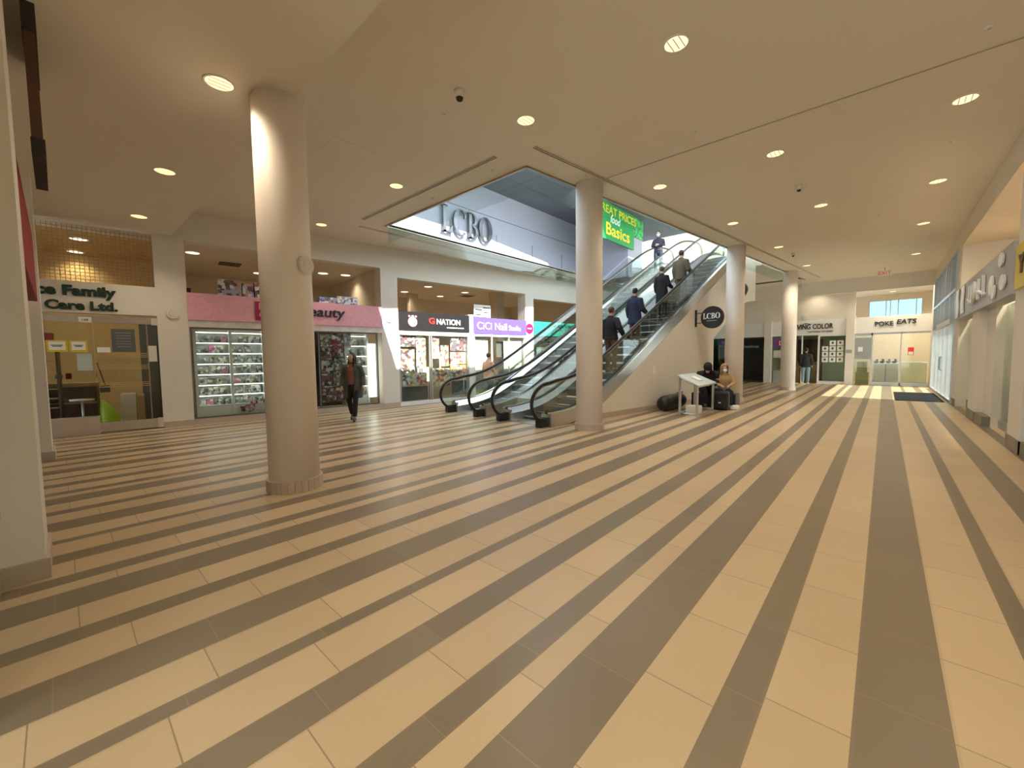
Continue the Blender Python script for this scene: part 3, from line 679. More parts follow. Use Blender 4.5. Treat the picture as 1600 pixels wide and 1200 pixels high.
# solid wall below / between the escalators
ssw = srange(S0-0.1, S1+1.0, 50)
wl_ = MB()
lowf = lambda q: 0.0 if q < 14.47 else max(0.0, zn(q)-1.86)
qs = sorted(ssw + [14.46, 14.48])
wl_.band([(q, lowf(q)) for q in qs], [(q, max(0.004, zn(q)-0.06) if zn(q)-0.06 > lowf(q) else lowf(q)+.02) for q in qs], 0, -6.11, -10.04)
struct(wl_, 'wall_escalator', M['paint'], 'B')
struct(MB().band([(q, zn(q)-.03) for q in ssw], [(q, zn(q)+0.26) for q in ssw], 0, -7.74, -8.41), 'wall_escalator_infill', M['white'], 'B')
struct(MB().box(-6.11, -6.09, 8.0, 14.46, 0, 0.13).box(-10.0, -6.09, 14.46, 14.48, 0, .13), 'baseboard_escalator', M['base'], 'B')
struct(MB().box(-10.6, -5.9, S1+1.0, 26, 5.05, ZU), 'floor_landing', M['paint'], 'B')
tag(MB().box(-6.11, -6.095, 10.55, 10.68, 1.02, 1.22).build('wall_notice', M['paper'], frame='B'), 'small pale notice plate on the wall under the escalator', 'notice')
# ================================================================== UPPER SIGNS
o = thing('letter_sign', 'large chrome LCBO letters on the upper wall seen through the opening', 'sign', (-12.5, 11, 6.2), 'A')
def pl_x(x): return lambda u, z, d: (x + d, u, z)
y = 9.85
for ch, wd in (('L', .50), ('C', .66), ('B', .56), ('O', .72)):
    m = glyph(ch, MB(), y, 6.28, wd, 0.98, pl_x(-12.42), 0.10, 0)
    m.box(-12.5, -12.42, y+wd*.3, y+wd*.3+.03, 6.6, 6.63, 0)
    m.build('letter_' + ch.lower(), M['chrome'] if 'chrome' in M else M['alu'], o); y += wd + 0.06
o = thing('hanging_sign', 'green hanging supermarket sign with yellow lettering beyond the escalators', 'sign', (-9.55, 18, 6.85), 'A')
MB().box(-9.60, -9.52, 16.3, 19.75, 6.85, 8.5).build('board', M['green'], o)
text_mb(MB(), 'GREAT PRICES', 16.1, 8.02, 3.85, 0.36, pl_x(-9.52), 0.012, bold=0.008).build('top_letters', M['yellow'], o)
text_mb(MB(), 'food', 17.35, 7.66, 0.95, 0.36, pl_x(-9.52), 0.012, shear=0.25, bold=0.01).build('small_letters', M['whitep'], o)
text_mb(MB(), 'Basics', 16.95, 7.06, 2.3, 0.56, pl_x(-9.52), 0.012, bold=0.015).build('large_letters', M['yellow'], o)
tag(MB().box(-9.62, -9.56, 19.75, 20.85, 7.55, 8.5).build('produce_banner', M['leaf']), 'green leafy produce banner beside the green supermarket sign', 'banner')
tag(MB().box(-6.6, -4.7, 29.9, 29.96, 8.0, 8.9).build('wall_sign', M['cyan'], bevel=.02), 'small blue sign on the upper floor behind the man on the escalator', 'sign')
# upper level guard glass at the landing
# ================================================================== ROUND BLADE SIGNS
def blade(lab, x, y, z, r, wx0, word):
    o = thing('blade_sign', lab, 'sign', (x, y, z-r), 'B')
    MB().lathe((x, y-0.06, z), [(r-.01, 0), (r, .01), (r, .11), (r-.01, .12)], 1, 40).build('disc', M['blacksign'], o)
    if word:
        m = MB(); u = x-r*.74
        for ch, wd in (('L', .26), ('C', .34), ('B', .30), ('O', .36)):
            glyph(ch, m, u, z-.12*r, wd*r*1.1, .50*r, pl_back(y-.062), 0.012); u += wd*r*1.1+.03*r
        m.build('letters', M['whitep'], o)
        m = MB()
        for i in range(11): m.box(x-.42*r+i*.08*r, x-.37*r+i*.08*r, y-.07, y-.062, z-.34*r, z-.27*r)
        m.build('small_lettering', M['greyp'], o)
    MB().box(wx0-.02, wx0+.03, y-.04, y+.04, z-r*.78, z+r*.78).build('wall_plate', M['black'], o)
    MB().tube([(wx0, y, z+.45*r), (x-r*.8, y, z+.45*r)], .012).tube([(wx0, y, z-.45*r), (x-r*.8, y, z-.45*r)], .012).build('arm', M['black'], o)
blade('round black LCBO blade sign on the wall under the escalator', -5.58, 13.1, 2.69, 0.34, -6.10, True)
blade('round dark blade sign half hidden behind the column by the seated people', -5.76, 15.6, 3.79, 0.29, -6.10, True)
# ================================================================== DIRECTORY STAND
o = thing('display_stand', 'steel and glass lectern stand with sloping top beside the escalator wall', 'stand', (-3.6, 11.2, 0), 'A')
A1, A2, A3, A4 = (-3.81, 10.53), (-3.36, 10.42), (-3.44, 11.95), (-3.91, 11.93)
def leg(m, a, z0, z1, h=.025): m.box(a[0]-h, a[0]+h, a[1]-h, a[1]+h, z0, z1)
for a, z1 in ((A1, 1.0), (A2, .76), (A3, .76), (A4, 1.0)):
    m = MB(); leg(m, a, 0, z1); m.build('leg', M['metal'], o)
tp = MB(); th = .03
P = [(-3.86, 10.46, 1.0), (-3.30, 10.36, .75), (-3.38, 12.02, .75), (-3.96, 12.0, 1.0)]
tp.add(P + [(a, b_, c+th) for a, b_, c in P], [(0,3,2,1), (4,5,6,7), (0,1,5,4), (1,2,6,5), (2,3,7,6), (3,0,4,7)]); tp.build('glass_top', M['frost'], o)
tp = MB(); tp.tube([P[0], P[1], P[2], P[3]], .016, 6, closed=True); tp.build('top_frame', M['metal'], o)
MB().tube([(*A1, .06), (*A2, .06), (*A3, .06), (*A4, .06)], .02, 6, closed=True).build('bottom_frame', M['metal'], o)
tag(MB().box(-3.78, -3.48, 10.85, 11.2, 0.0, .22).build('small_box', M['counter'], bevel=.01), 'small pale box on the floor under the display stand', 'box')
tag(MB().add([(-3.72, 11.0, .97), (-3.50, 10.98, .87), (-3.52, 11.35, .87), (-3.74, 11.37, .97), (-3.72, 11.0, .975), (-3.50, 10.98, .875), (-3.52, 11.35, .875), (-3.74, 11.37, .975)], [(0,1,2,3), (4,7,6,5), (0,4,5,1), (1,5,6,2), (2,6,7,3), (3,7,4,0)]).build('paper_sheet', M['paper']), 'white folded sheet lying on the display stand top', 'paper')
bg_ = MB(); bg_.lathe((-4.42, 10.9, .22), [(.05, 0), (.17, .05), (.20, .18), (.20, 1.25), (.17, 1.4), (.05, 1.45)], 1, 20)
o = thing('duffel_bag', 'long black duffel bag lying against the wall under the escalator', 'bag', (-4.42, 11.6, 0), 'A')
for v in bg_.v: v.z = .22+(v.z-.22)*1.05
bg_.build('bag_body', M['black'], o); MB().tube([(-4.3, 11.3, .4), (-4.2, 11.4, .5), (-4.2, 11.8, .5), (-4.3, 11.9, .4)], .015).build('strap', M['greyd'], o)
# ================================================================== LEFT SHOPS (frame B, plane t = TW)
def sign_board(lab, s0, s1, z0, z1, mat, depth=0.10, extra=None, group=None):
    o = thing('shop_sign', lab, 'sign', (TW, (s0+s1)/2, z0), 'B', group)
    MB().box(TW-.05, TW+depth-0.05, s0, s1, z0, z1).build('board', M[mat], o)
    return o
PT = TW+0.055
PL = pl_left(PT)
# care shop
o = thing('letter_sign', 'dark green raised care shop lettering on the wall above its glass door', 'sign', (TW, -1.1, 2.62), 'B')
text_mb(MB(), 'ace Family', -1.84, 2.83, 1.30, .275, pl_left(TW), 0.03, bold=0.045).build('upper_line', M['dkgreen'], o)
text_mb(MB(), 'e Care Ltd.', -1.80, 2.60, 1.27, .195, pl_left(TW), 0.03, bold=0.045).build('lower_line', M['dkgreen'], o)
# perforated grille above
m = MB()
for i in range(29): m.box(TW-.25, TW-.24, -1.95+i*.072, -1.95+i*.072+.011, 3.2, 4.39)
for i in range(17): m.box(TW-.25, TW-.24, -1.95, .10, 3.205+i*.070, 3.205+i*.070+.011)
tag(m.build('perforated_screen', M['wood'], frame='B'), 'brown lattice screen above the care shop sign', 'screen')
tag(MB().box(TW-.02, TW+.01, -1.95, .12, 4.36, 4.40).build('trim_8', M['white'], frame='B'), kind='structure')
o = tag(MB().box(TW-.10, TW-.085, -.93, .06, .28, 2.42).build('door_2', M['smoke'] if False else M['glass'], frame='B'), kind='structure')
MB().box(TW-.13, TW-.06, -.93, .10, 2.36, 2.50).build('door_rail', M['metal'], o)
MB().box(TW-.13, TW-.05, -.93, .10, .02, .22).build('door_rail', M['metal'], o)
MB().box(TW-.14, TW-.04, 0.0, .10, .02, .24).box(TW-.14, TW-.04, 0.0, .10, 2.34, 2.50).build('patch_fitting', M['bright'], o)
MB().box(TW-.13, TW-.06, -.10, -.08, 0.2, 2.4).build('door_edge', M['bronze'], o)
o = tag(MB().box(TW-.10, TW-.085, -1.95, -.95, .36, 2.42).build('window_3', M['glass'], frame='B'), kind='structure')
MB().box(TW-.13, TW-.06, -1.95, -.93, 2.36, 2.50).build('window_frame', M['metal'], o)
tag(MB().box(TW-.3, TW, -1.95, -.93, 0, .36).build('wall_left_sill', M['base'], frame='B'), kind='structure')
o = thing('number_plate', 'small white unit number plate on the care shop door rail', 'number plate', (TW, -1.0, 2.37), 'B')
MB().box(TW-.06, TW-.045, -1.14, -.95, 2.36, 2.47).build('plate', M['whitep'], o); text_mb(MB(), '148', -1.09, 2.385, .09, .05, pl_left(TW-.045), .004).build('digits', M['ink'], o)
def dpt(s, z, t): k = t/TW; return s*k, 1.5+(z-1.5)*k
def ib(name, lab, cat, s0, s1, z0, z1, t, mat, th=.3, group=None, bevel=0.0):
    a, za = dpt(s0, z0, t); b_, zb = dpt(s1, z1, t)
    return tag(MB().box(t-th, t, a, b_, max(za, 0.002) if z0 <= .4 else za, zb).build(name, M[mat], frame='B', bevel=bevel), lab, cat, group)
for s0, s1, n in ((-1.62, -1.33, 'left of the two'), (-1.30, -1.04, 'right of the two')):
    o = thing('poster', 'yellow framed notice on the care shop window, %s' % n, 'poster', (TW-.08, (s0+s1)/2, 1.74), 'B')
    MB().box(TW-.085, TW-.08, s0, s1, 1.74, 1.98).build('frame', M['ysign'], o); MB().box(TW-.08, TW-.077, s0+.03, s1-.03, 1.78, 1.95).build('sheet', M['paper'], o)
    MB().box(TW-.077, TW-.075, s0+.06, s1-.06, 1.87, 1.885).box(TW-.077, TW-.075, s0+.08, s1-.08, 1.845, 1.86).build('print', M['ink'], o)
o = thing('poster', 'dark square poster on the care shop glass door', 'poster', (TW-.08, -.4, 1.74), 'B')
MB().box(TW-.085, TW-.078, -.67, -.29, 1.74, 2.24).build('sheet', M['greyd'], o)
m = MB()
for i in range(6): m.box(TW-.078, TW-.076, -.6+.02*(i % 2), -.36, 2.15-i*.06, 2.16-i*.06)
m.build('print', M['greyp'], o)
tag(MB().box(TW-.085, TW-.08, -.90, -.70, 1.73, 1.84).build('door_notice', M['paper'], frame='B'), 'small white strip notice on the care shop door', 'notice')
tag(MB().box(TW-.082, TW-.076, -.08, .06, 1.52, 1.88).build('door_notice', M['paper'], frame='B'), 'bright white sheet at the right edge of the care shop door', 'notice')
fr = MB()
for z in (.98, 1.02, 1.06, 1.36, 1.40, 1.44, 1.62, 1.66, 1.70): fr.box(TW-.084, TW-.081, -.92, -.1, z, z+.015)
fr.build('frosted_stripe', M['tan'], [x for x in bpy.data.objects if x.name.startswith('door_2')][0])
ib('wall_notice', 'white notice sheet on the frame of the shelf in the care shop', 'notice', -1.20, -.98, 1.35, 1.70, -12.9, 'paper', .01)
ib('storage_box', 'small tan box on the desk in the care shop', 'box', -1.12, -.94, 1.20, 1.34, -13.0, 'card', .2)
# desk, shelf rack
o = thing('desk', 'wooden reception desk inside the care shop', 'desk', (-13.4, -1.4, 0), 'B')
MB().box(-13.9, -13.2, -2.2, -1.0, .98, 1.06).build('desk_top', M['wood'], o); MB().box(-13.9, -13.3, -2.15, -1.04, .08, .98).build('desk_body', M['dwood'], o); MB().box(-13.35, -13.2, -2.2, -1.02, .60, .64).build('shelf', M['wood'], o)
for k in range(2): MB().box(-13.88, -13.22, -2.18+k*1.1, -2.12+k*1.1, 0, .98).build('leg', M['dwood'], o)
o = thing('file_rack', 'dark wooden rack of trays standing at the left edge of the care shop window', 'rack', (-13.0, -1.72, 0), 'B')
for k in range(6): MB().box(-13.25, -12.9, -1.95, -1.58, .55+k*.2, .57+k*.2).build('tray', M['wood'], o)
for s in (-1.57, -1.96): MB().box(-13.25, -12.9, s, s+.03, 0, 1.78).build('side_panel', M['dwood'], o)
ib('red_box', 'red box on top of the rack in the care shop', 'box', -1.72, -1.52, 1.98, 2.12, -13.0, 'red', .2, bevel=.01)
ib('red_box', 'red carton on the care shop desk', 'box', -1.38, -1.30, 1.18, 1.30, -13.4, 'red', .1, bevel=.005)
ib('glove_box', 'teal tissue box on the care shop desk', 'box', -1.53, -1.43, 1.18, 1.27, -13.4, 'teal', .1, bevel=.005)
o = thing('stool', 'round cream seat with steel leg behind the care shop window', 'stool', (-12.85, -1.22, 0), 'B')
MB().lathe((-12.85, -1.22, .68), [(.02, 0), (.19, .01), (.20, .04), (.02, .05)], n=28).build('seat', M['beige'], o); MB().cyl((-12.85, -1.22, 0), .02, .68, n=10).build('leg', M['alu'], o); MB().cyl((-12.85, -1.22, 0), .16, .02, n=20).build('foot_plate', M['alu'], o)
o = thing('dustpan', 'dark long handled dustpan leaning inside the care shop door', 'dustpan', (-13.3, -.88, .55), 'B')
MB().tube([(-13.3, -.98, 1.5), (-13.25, -.87, .98)], .012).build('handle', M['greyd'], o); MB().box(-13.32, -13.2, -.96, -.80, .83, 1.0).build('pan', M['greyd'], o)
o = thing('plastic_bag', 'lime green plastic bag on the floor behind the care shop door', 'bag', (-12.95, -.86, 0), 'B')
MB().tube([(-12.95, -.80, .0), (-12.95, -.80, .25), (-12.95, -.86, .5), (-12.95, -.92, .68)], [.16, .17, .11, .03], 12).build('bag_body', M['lime'], o)
tag(MB().box(-13.6, -13.0, -.62, -.36, 0, .78).build('partition_panel', M['beige'], frame='B', bevel=.01), 'pale yellow cupboard standing inside the care shop door', 'cupboard')
tag(MB().box(-13.6, -13.05, -.33, -.22, 0, .74).build('folding_board', M['wood'], frame='B', bevel=.01), 'brown board standing beside the pale cupboard in the care shop', 'board')
# interior partition seen through the door
tag(MB().box(-14.2, -14.1, -.25, .30, 0, 2.6).build('wall_care_partition', M['greyd'], frame='B'), kind='structure')
# pink beauty shop
o = sign_board('pink beauty shop sign board with dark lettering behind the foreground column', .66, 5.40, 2.50, 3.13, 'pink')
text_mb(MB(), 'Beauty', 3.05, 2.64, 1.22, .36, PL, .03, bold=0.012, shear=0.12).build('letters', M['ink'], o)
MB().box(PT, PT+.02, 2.02, 2.60, 2.56, 3.03).build('logo_panel', M['magenta'], o)
text_mb(MB(), 'E', 2.10, 2.83, .16, .16, pl_left(PT+.02), .01).build('logo_letter', M['pink'], o); text_mb(MB(), 'C', 2.10, 2.60, .18, .18, pl_left(PT+.02), .01).build('logo_letter', M['pink'], o)
struct(MB().box(TW-.1, TW+.02, .66, 5.40, 2.33, 2.50), 'wall_left_beauty_lintel', M['marble'], 'B')
struct(MB().box(TW-.1, TW+.0, .66, 5.40, 0, .14), 'wall_left_beauty_kerb', M['base'], 'B')
wfm = MB()
for s in (.68, 2.22, 3.52, 5.22): wfm.box(TW-.06, TW-.0, s, s+.035, .14, 2.33)
wfm.box(TW-.06, TW, .68, 5.24, 2.29, 2.33).box(TW-.06, TW, .68, 5.24, .13, .17)
o = struct(wfm, 'window_4', M['greyd'], 'B'); MB().box(TW-.04, TW-.03, .7, 5.24, .16, 2.3).build('pane', M['glass'], o)
tag(MB().box(TW-.12, TW-.07, 5.0, 5.2, .35, 2.0).build('light_panel', M['panel_light'], frame='B'), 'bright white vertical light panel at the right end of the pink shop window', 'light')
# display shelving: two bays left of column, one right
def display(lab, s0, s1, t=-12.5, zb=.42, zt=2.24, rows=7, bays=2, group=None, pinkp=0.05, blab='', warm=False):
    o = thing('display_shelf', lab, 'shelf', (t-.2, (s0+s1)/2, 0), 'B')
    MB().box(t-.42, t-.40, s0, s1, .1, zt+.05).build('back_panel', M['white'], o)
    MB().box(t-.42, t-.02, s0, s1, .1, zb-.02).build('base_cabinet', M['white'], o)
    bw_ = (s1-s0)/bays
    for k in range(bays+1): MB().box(t-.42, t, s0+k*bw_-.03, s0+k*bw_+.03, .1, zt+.05).build('upright', M['white'], o)
    for b in range(bays):
        a = s0+b*bw_+.03; e_ = a+bw_-.06; dz = (zt-zb)/rows
        for r in range(rows):
            z = zb + r*dz
            MB().box(t-.40, t-.02, a, e_, z-.012, z).build('shelf_board', M['white'], o)
            MB().box(t-.09, t-.05, a, e_, z+dz-.03, z+dz-.013).build('shelf_light', M['strip'], o)
            x = a+.01
            while x < e_-.08:
                wd = random.uniform(.09, .24); wd = min(wd, e_-x-.01); hh = dz*random.uniform(.55, .84)
                if random.random() < .12: x += wd; continue
                pk_ = random.random() < pinkp
                nm = 'cosmetics_box'
                b_ = MB().box(t-.30, t-.12-random.uniform(0, .05), x, x+wd-.008, z+.001, z+hh)
                tag(b_.build(nm, M['prodpink' if pk_ else 'prod'], frame='B'), 'small packaged product %s' % blab, 'product', group)
                x += wd
    return o
display('white backlit display shelving in the left window of the pink beauty shop', .76, 2.20, group='products in the left window of the pink shop', blab='on the white shelving left of the foreground column')
display('white backlit display shelving behind the walking woman', 4.32, 4.98, bays=1, rows=6, group='products in the right window of the pink shop', blab='on the white shelving behind the walking woman')
display('white shelving half hidden behind the foreground column', 2.30, 3.4, bays=1, rows=7, group='products behind the foreground column', blab='beside the foreground column in the pink shop window')
# plush pile low in the left window
for i in range(14):
    s = 1.62+random.uniform(0, .62); z = .22+random.uniform(0, .40)*((s-1.5)/.6); r = random.uniform(.05, .08)
    m = MB().ball((TW-.12-random.uniform(0, .03), s, z), r*.6, r, r*.9).ball((TW-.12, s+r*.5, z+r*.8), r*.25).ball((TW-.12, s-r*.5, z+r*.8), r*.25)
    tag(m.build('plush_toy', M['prodpink' if i % 2 else 'dkposter'], frame='B'), 'small plush toy in the heap at the lower right of the left pink shop window', 'toy', 'heap of plush toys in the window')
# posters right of column
grid = [(3.60, 3.95, 1.90, 2.26), (3.60, 3.92, 1.52, 1.88), (3.93, 4.26, 1.58, 1.98), (3.97, 4.28, 1.22, 1.56), (3.60, 3.95, 1.14, 1.50), (3.60, 3.90, .72, 1.12), (3.92, 4.28, .74, 1.20), (4.02, 4.24, 2.0, 2.28), (3.60, 4.28, .30, .70)]
for i, (a, b_, z0, z1) in enumerate(grid):
    tag(MB().box(TW-.09, TW-.08, a, b_, z0, z1).build('shop_poster', M['dkposter' if i % 3 else 'prod'], frame='B'), 'dark printed poster in the block of posters left of the walking woman', 'poster', 'posters in the pink shop window')
tag(MB().box(TW-.085, TW-.075, 4.28, 4.46, 1.9, 2.30).build('shop_poster', M['figprint'], frame='B'), 'pale blue printed poster above the walking woman', 'poster')
tag(MB().ball((TW-.12, 3.96, 2.05), .05, .12, .17).ball((TW-.10, 3.96, 2.16), .05, .07, .07, mi=1).build('hanging_toy', [M['red'], M['whitep']], frame='B'), 'red hanging toy figure above the posters in the pink shop', 'toy')
struct(MB().box(-12.95, -12.9, 3.5, 4.32, .14, 2.33), 'wall_beauty_screen', M['dwood'], 'B')
# boxes standing on top of the pink sign
for a, b_, z1, mt, l in ((1.27, 1.76, 3.52, 'brprint', 'dark brown box of figures on top of the pink sign, leftmost'), (1.78, 2.02, 3.47, 'brprint', 'small orange brown box between two boxes on top of the pink sign'), (2.04, 2.5, 3.52, 'dkposter', 'white and dark box on top of the pink sign beside the column'),
                   (3.30, 3.44, 3.36, 'brprint', 'dark narrow box on top of the pink sign right of the column'), (3.60, 4.07, 3.30, 'figprint', 'bluish box on top of the pink sign, middle right'), (4.09, 4.70, 3.36, 'figprint', 'large pale blue picture box on top of the pink sign, rightmost')):
    tag(MB().box(TW-.28, TW-.03, a, b_, 3.13, z1).build('display_box', M[mt], frame='B', bevel=.006), l, 'box')
tag(MB().box(TW-.10, TW-.0, .66, .74, 3.13, 3.24).build('security_camera', M['black'], frame='B', bevel=.01), 'tiny black camera at the left end of the pink sign top', 'camera')
# toy shop (black sign)
o = sign_board('black toy shop sign board with pink round logo and white lettering', 5.95, 8.68, 2.44, 3.05, 'blacksign')
text_mb(MB(), 'G', 7.02, 2.68, .22, .21, PL, .02, bold=.03).build('red_letter', M['redem'], o)
text_mb(MB(), 'NATION', 7.32, 2.68, .95, .19, PL, .02, bold=.01).build('letters', M['whitep'], o)
m = MB()
for i in range(12): m.box(PT, PT+.01, 7.72+i*.06, 7.765+i*.06, 2.565, 2.60)
m.build('small_lettering', M['whitep'], o)
m = MB().lathe((PT, 6.42, 2.72), [(.17, 0), (.155, .03)], 0, 28); m.lathe((PT+.0, 6.30, 2.90), [(.035, 0), (.03, .03)], 0, 14).lathe((PT, 6.54, 2.90), [(.035, 0), (.03, .03)], 0, 14).box(PT, PT+.03, 6.38, 6.46, 2.85, 2.93); m.build('round_logo', M['pink'], o)
struct(MB().box(TW-.1, TW+.02, 5.95, 8.68, 2.30, 2.44).box(TW-.1, TW, 5.95, 8.68, 0, .12), 'wall_left_toy_lintel', M['white'], 'B')
wfm = MB()
for s in (5.96, 7.05, 7.12, 8.62): wfm.box(TW-.06, TW, s, s+.04, .12, 2.3)
o = struct(wfm, 'window_5', M['alu'], 'B'); MB().box(TW-.04, TW-.03, 5.96, 8.66, .13, 2.3).build('pane', M['glass'], o)
tiles = [(6.02, 6.60, 1.92, 2.28, 'dkposter'), (6.02, 6.55, 1.1, 1.84, 'brprint'), (6.62, 6.98, 1.2, 2.28, 'toy'), (6.10, 6.98, .62, 1.06, 'toy'), (7.20, 7.50, 1.70, 2.26, 'toy'), (7.56, 7.88, 1.25, 1.98, 'toy'), (7.95, 8.60, 1.78, 2.26, 'dkposter'), (7.95, 8.60, 1.32, 1.74, 'toy'), (7.95, 8.60, .80, 1.28, 'toy'), (7.20, 7.9, .55, 1.18, 'toy')]
for i, (a, b_, z0, z1, mt) in enumerate(tiles):
    side = 'left' if a < 7 else 'right'
    tag(MB().box(TW-.12-.01*(i % 3), TW-.10-.01*(i % 3), a, b_, z0, z1).build('toy_poster', M[mt], frame='B'), 'colourful toy poster in the %s pane of the shop with the black sign' % side, 'poster', 'toy posters in the %s pane' % side)
tag(MB().box(TW-.14, TW-.09, 6.02, 7.0, .14, .60).build('grey_panel', M['greyd'], frame='B'), 'dark grey panel at the foot of the left toy shop pane', 'panel')
tag(MB().box(TW-.14, TW-.09, 8.0, 8.6, .2, .72).build('grey_panel', M['greyd'], frame='B'), 'dark grey panel at the foot of the right toy shop pane', 'panel')
struct(MB().box(-13.3, -13.2, 5.95, 8.7, 0, 2.4), 'wall_toy_screen', M['beige'], 'B')
# nail studio (purple sign)
o = sign_board('purple nail studio sign board with white lettering', 8.90, 11.50, 2.42, 3.02, 'purple')
text_mb(MB(), 'CiCi Nail', 9.02, 2.58, 1.42, .27, PL, .02, bold=.0).build('large_letters', M['whitep'], o)
text_mb(MB(), 'Studio', 10.55, 2.58, .62, .20, PL, .02, bold=.0).build('small_letters', M['whitep'], o)
o = thing('round_badge', 'round magenta badge sign on the pier between the purple and teal signs', 'sign', (PT, 11.72, 2.5), 'B')
MB().lathe((TW, 11.72, 2.70), [(.21, 0), (.21, .02)], 0, 32).build('disc', M['magenta'], o)
text_mb(MB(), 'NAILS', 11.60, 2.68, .24, .06, pl_left(TW+.02), .006).build('letters', M['whitep'], o)
struct(MB().box(TW-.1, TW+.02, 8.90, 11.5, 2.33, 2.42).box(TW-.1, TW, 8.9, 11.5, 0, .12), 'wall_left_nail_lintel', M['white'], 'B')
wfm = MB()
for s in (8.92, 9.75, 10.6, 11.45): wfm.box(TW-.06, TW, s, s+.03, .12, 2.33)
o = struct(wfm, 'window_6', M['white'], 'B'); MB().box(TW-.04, TW-.03, 8.92, 11.48, .13, 2.33).build('pane', M['glass'], o)
def curtain(lab, s0, s1):
    n = 60; m = MB(); lo = []; 
    pts = [(TW-.22+.03*math.sin(i*1.9), s0+(s1-s0)*i/n) for i in range(n+1)]
    vs = [(a, b_, .3) for a, b_ in pts]+[(a, b_, 2.3) for a, b_ in pts]
    m.add(vs, [(i, i+1, n+2+i, n+1+i) for i in range(n)], 0, True)
    o = m.build('curtain', M['curtain'], frame='B'); sd_ = o.modifiers.new('t', 'SOLIDIFY'); sd_.thickness = .004
    tag(o, lab, 'curtain')
curtain('pale curtain at the left of the nail studio window', 8.95, 9.7); curtain('pale curtain at the right of the nail studio window', 10.5, 11.45)
ib('price_board', 'dark small price board behind the nail studio glass', 'board', 9.95, 10.35, 1.55, 2.15, -12.7, 'greyd', .02)
ib('plant_trough', 'low trough of orange and yellow flowers in the nail studio window', 'planter', 9.8, 10.7, .45, .80, -12.65, 'toy', .2)
# paper signs on top of purple sign
o = thing('paper_board', 'white printed notice board standing on top of the purple sign', 'notice', (TW-.1, 9.3, 3.03), 'B')
MB().box(TW-.08, TW-.06, 8.98, 9.75, 3.05, 3.50).build('sheet', M['paper'], o); m = MB()
for i, (a, b_) in enumerate(((9.4, 9.72), (9.05, 9.35), (9.42, 9.7), (9.05, 9.3))): m.box(TW-.06, TW-.057, a, b_, 3.38-i*.09, 3.42-i*.09)
m.build('print', M['ink'], o)
# teal jewellery sign
o = sign_board('teal jewellery shop sign board with dark lettering beside the escalator', 11.96, 15.9, 2.42, 3.02, 'teal')
text_mb(MB(), 'NORTH YORK', 13.1, 2.80, 1.25, .13, PL, .015, bold=.01).build('small_letters', M['ink'], o)
text_mb(MB(), 'JEWELLERY', 13.0, 2.54, 2.2, .22, PL, .015).build('large_letters', M['greyd'], o)
struct(MB().box(TW-.1, TW, 11.96, 16, 2.22, 2.42), 'wall_left_jewel_lintel', M['dark'], 'B')
wfm = MB()
for s in (11.98, 12.9, 13.8, 14.9, 15.95): wfm.box(TW-.06, TW, s, s+.05, 0, 2.22)
o = struct(wfm, 'window_7', M['dark'], 'B'); MB().box(TW-.04, TW-.03, 12, 16, .05, 2.22).build('pane', M['glass'], o)
tag(MB().box(TW-.045, TW-.02, 12.5, 13.1, 2.28, 2.34).build('lit_sign', M['lampw'], frame='B'), 'small lit strip under the teal sign', 'light')
struct(MB().box(TW-.1, TW, 16.5, 27.5, 0, 3.1), 'wall_left_far', M['white'], 'B')
# interior lights and vents of left shops
for i, (t, s, z, l) in enumerate(((-14.42, .95, 4.5, 'shop downlight at the left end above the pink sign'), (-16.4, 2.85, 4.5, 'shop downlight just left of the foreground column above the pink sign'), (-15.1, 4.55, 4.5, 'shop downlight nearest the column on its right, above the pink sign'), (-14.95, 5.26, 4.5, 'rightmost shop downlight above the pink sign'),
        (-14.24, -1.2, 4.45, 'nearer downlight behind the lattice screen of the care shop'), (-15.9, -1.42, 4.45, 'farther downlight behind the lattice screen of the care shop'),
        (-16.8, 6.72, 4.5, 'shop downlight at the left above the black toy shop sign'), (-17.04, 8.55, 4.5, 'far shop downlight above the black toy shop sign'), (-15.27, 8.73, 4.5, 'near shop downlight above the black toy shop sign'), (-17.24, 10.5, 4.5, 'far shop downlight above the white notice board'), (-15.6, 10.8, 4.5, 'near shop downlight above the purple sign'), (-15.71, 12.57, 4.5, 'shop downlight above the teal sign'))):
    downlight(t, s, z, l, r=.16, watts=42, group=None, glow='lampw', frame='B')
def vent(lab, t, s, z=4.5):
    o = thing('ceiling_vent', lab, 'air vent', (t, s, z), 'B')
    MB().box(t-.35, t+.35, s-.35, s+.35, z-.02, z).build('frame', M['beige'], o)
    m = MB()
    for k in range(5): m.box(t-.28+k*.12, t-.22+k*.12, s-.28, s+.28, z-.028, z-.018)
    m.build('slat', M['dark'], o)
vent('square ceiling vent above the pink sign left of the column', -15.3, 1.9); vent('square ceiling vent above the purple sign', -16.3, 11.4)
struct(MB().box(-17.5, -17.2, 8.9, 9.3, 3.0, 4.5).box(-15, -14.4, 11.7, 12.1, 0, 4.5), 'wall_toy_piers', M['beige'], 'B')

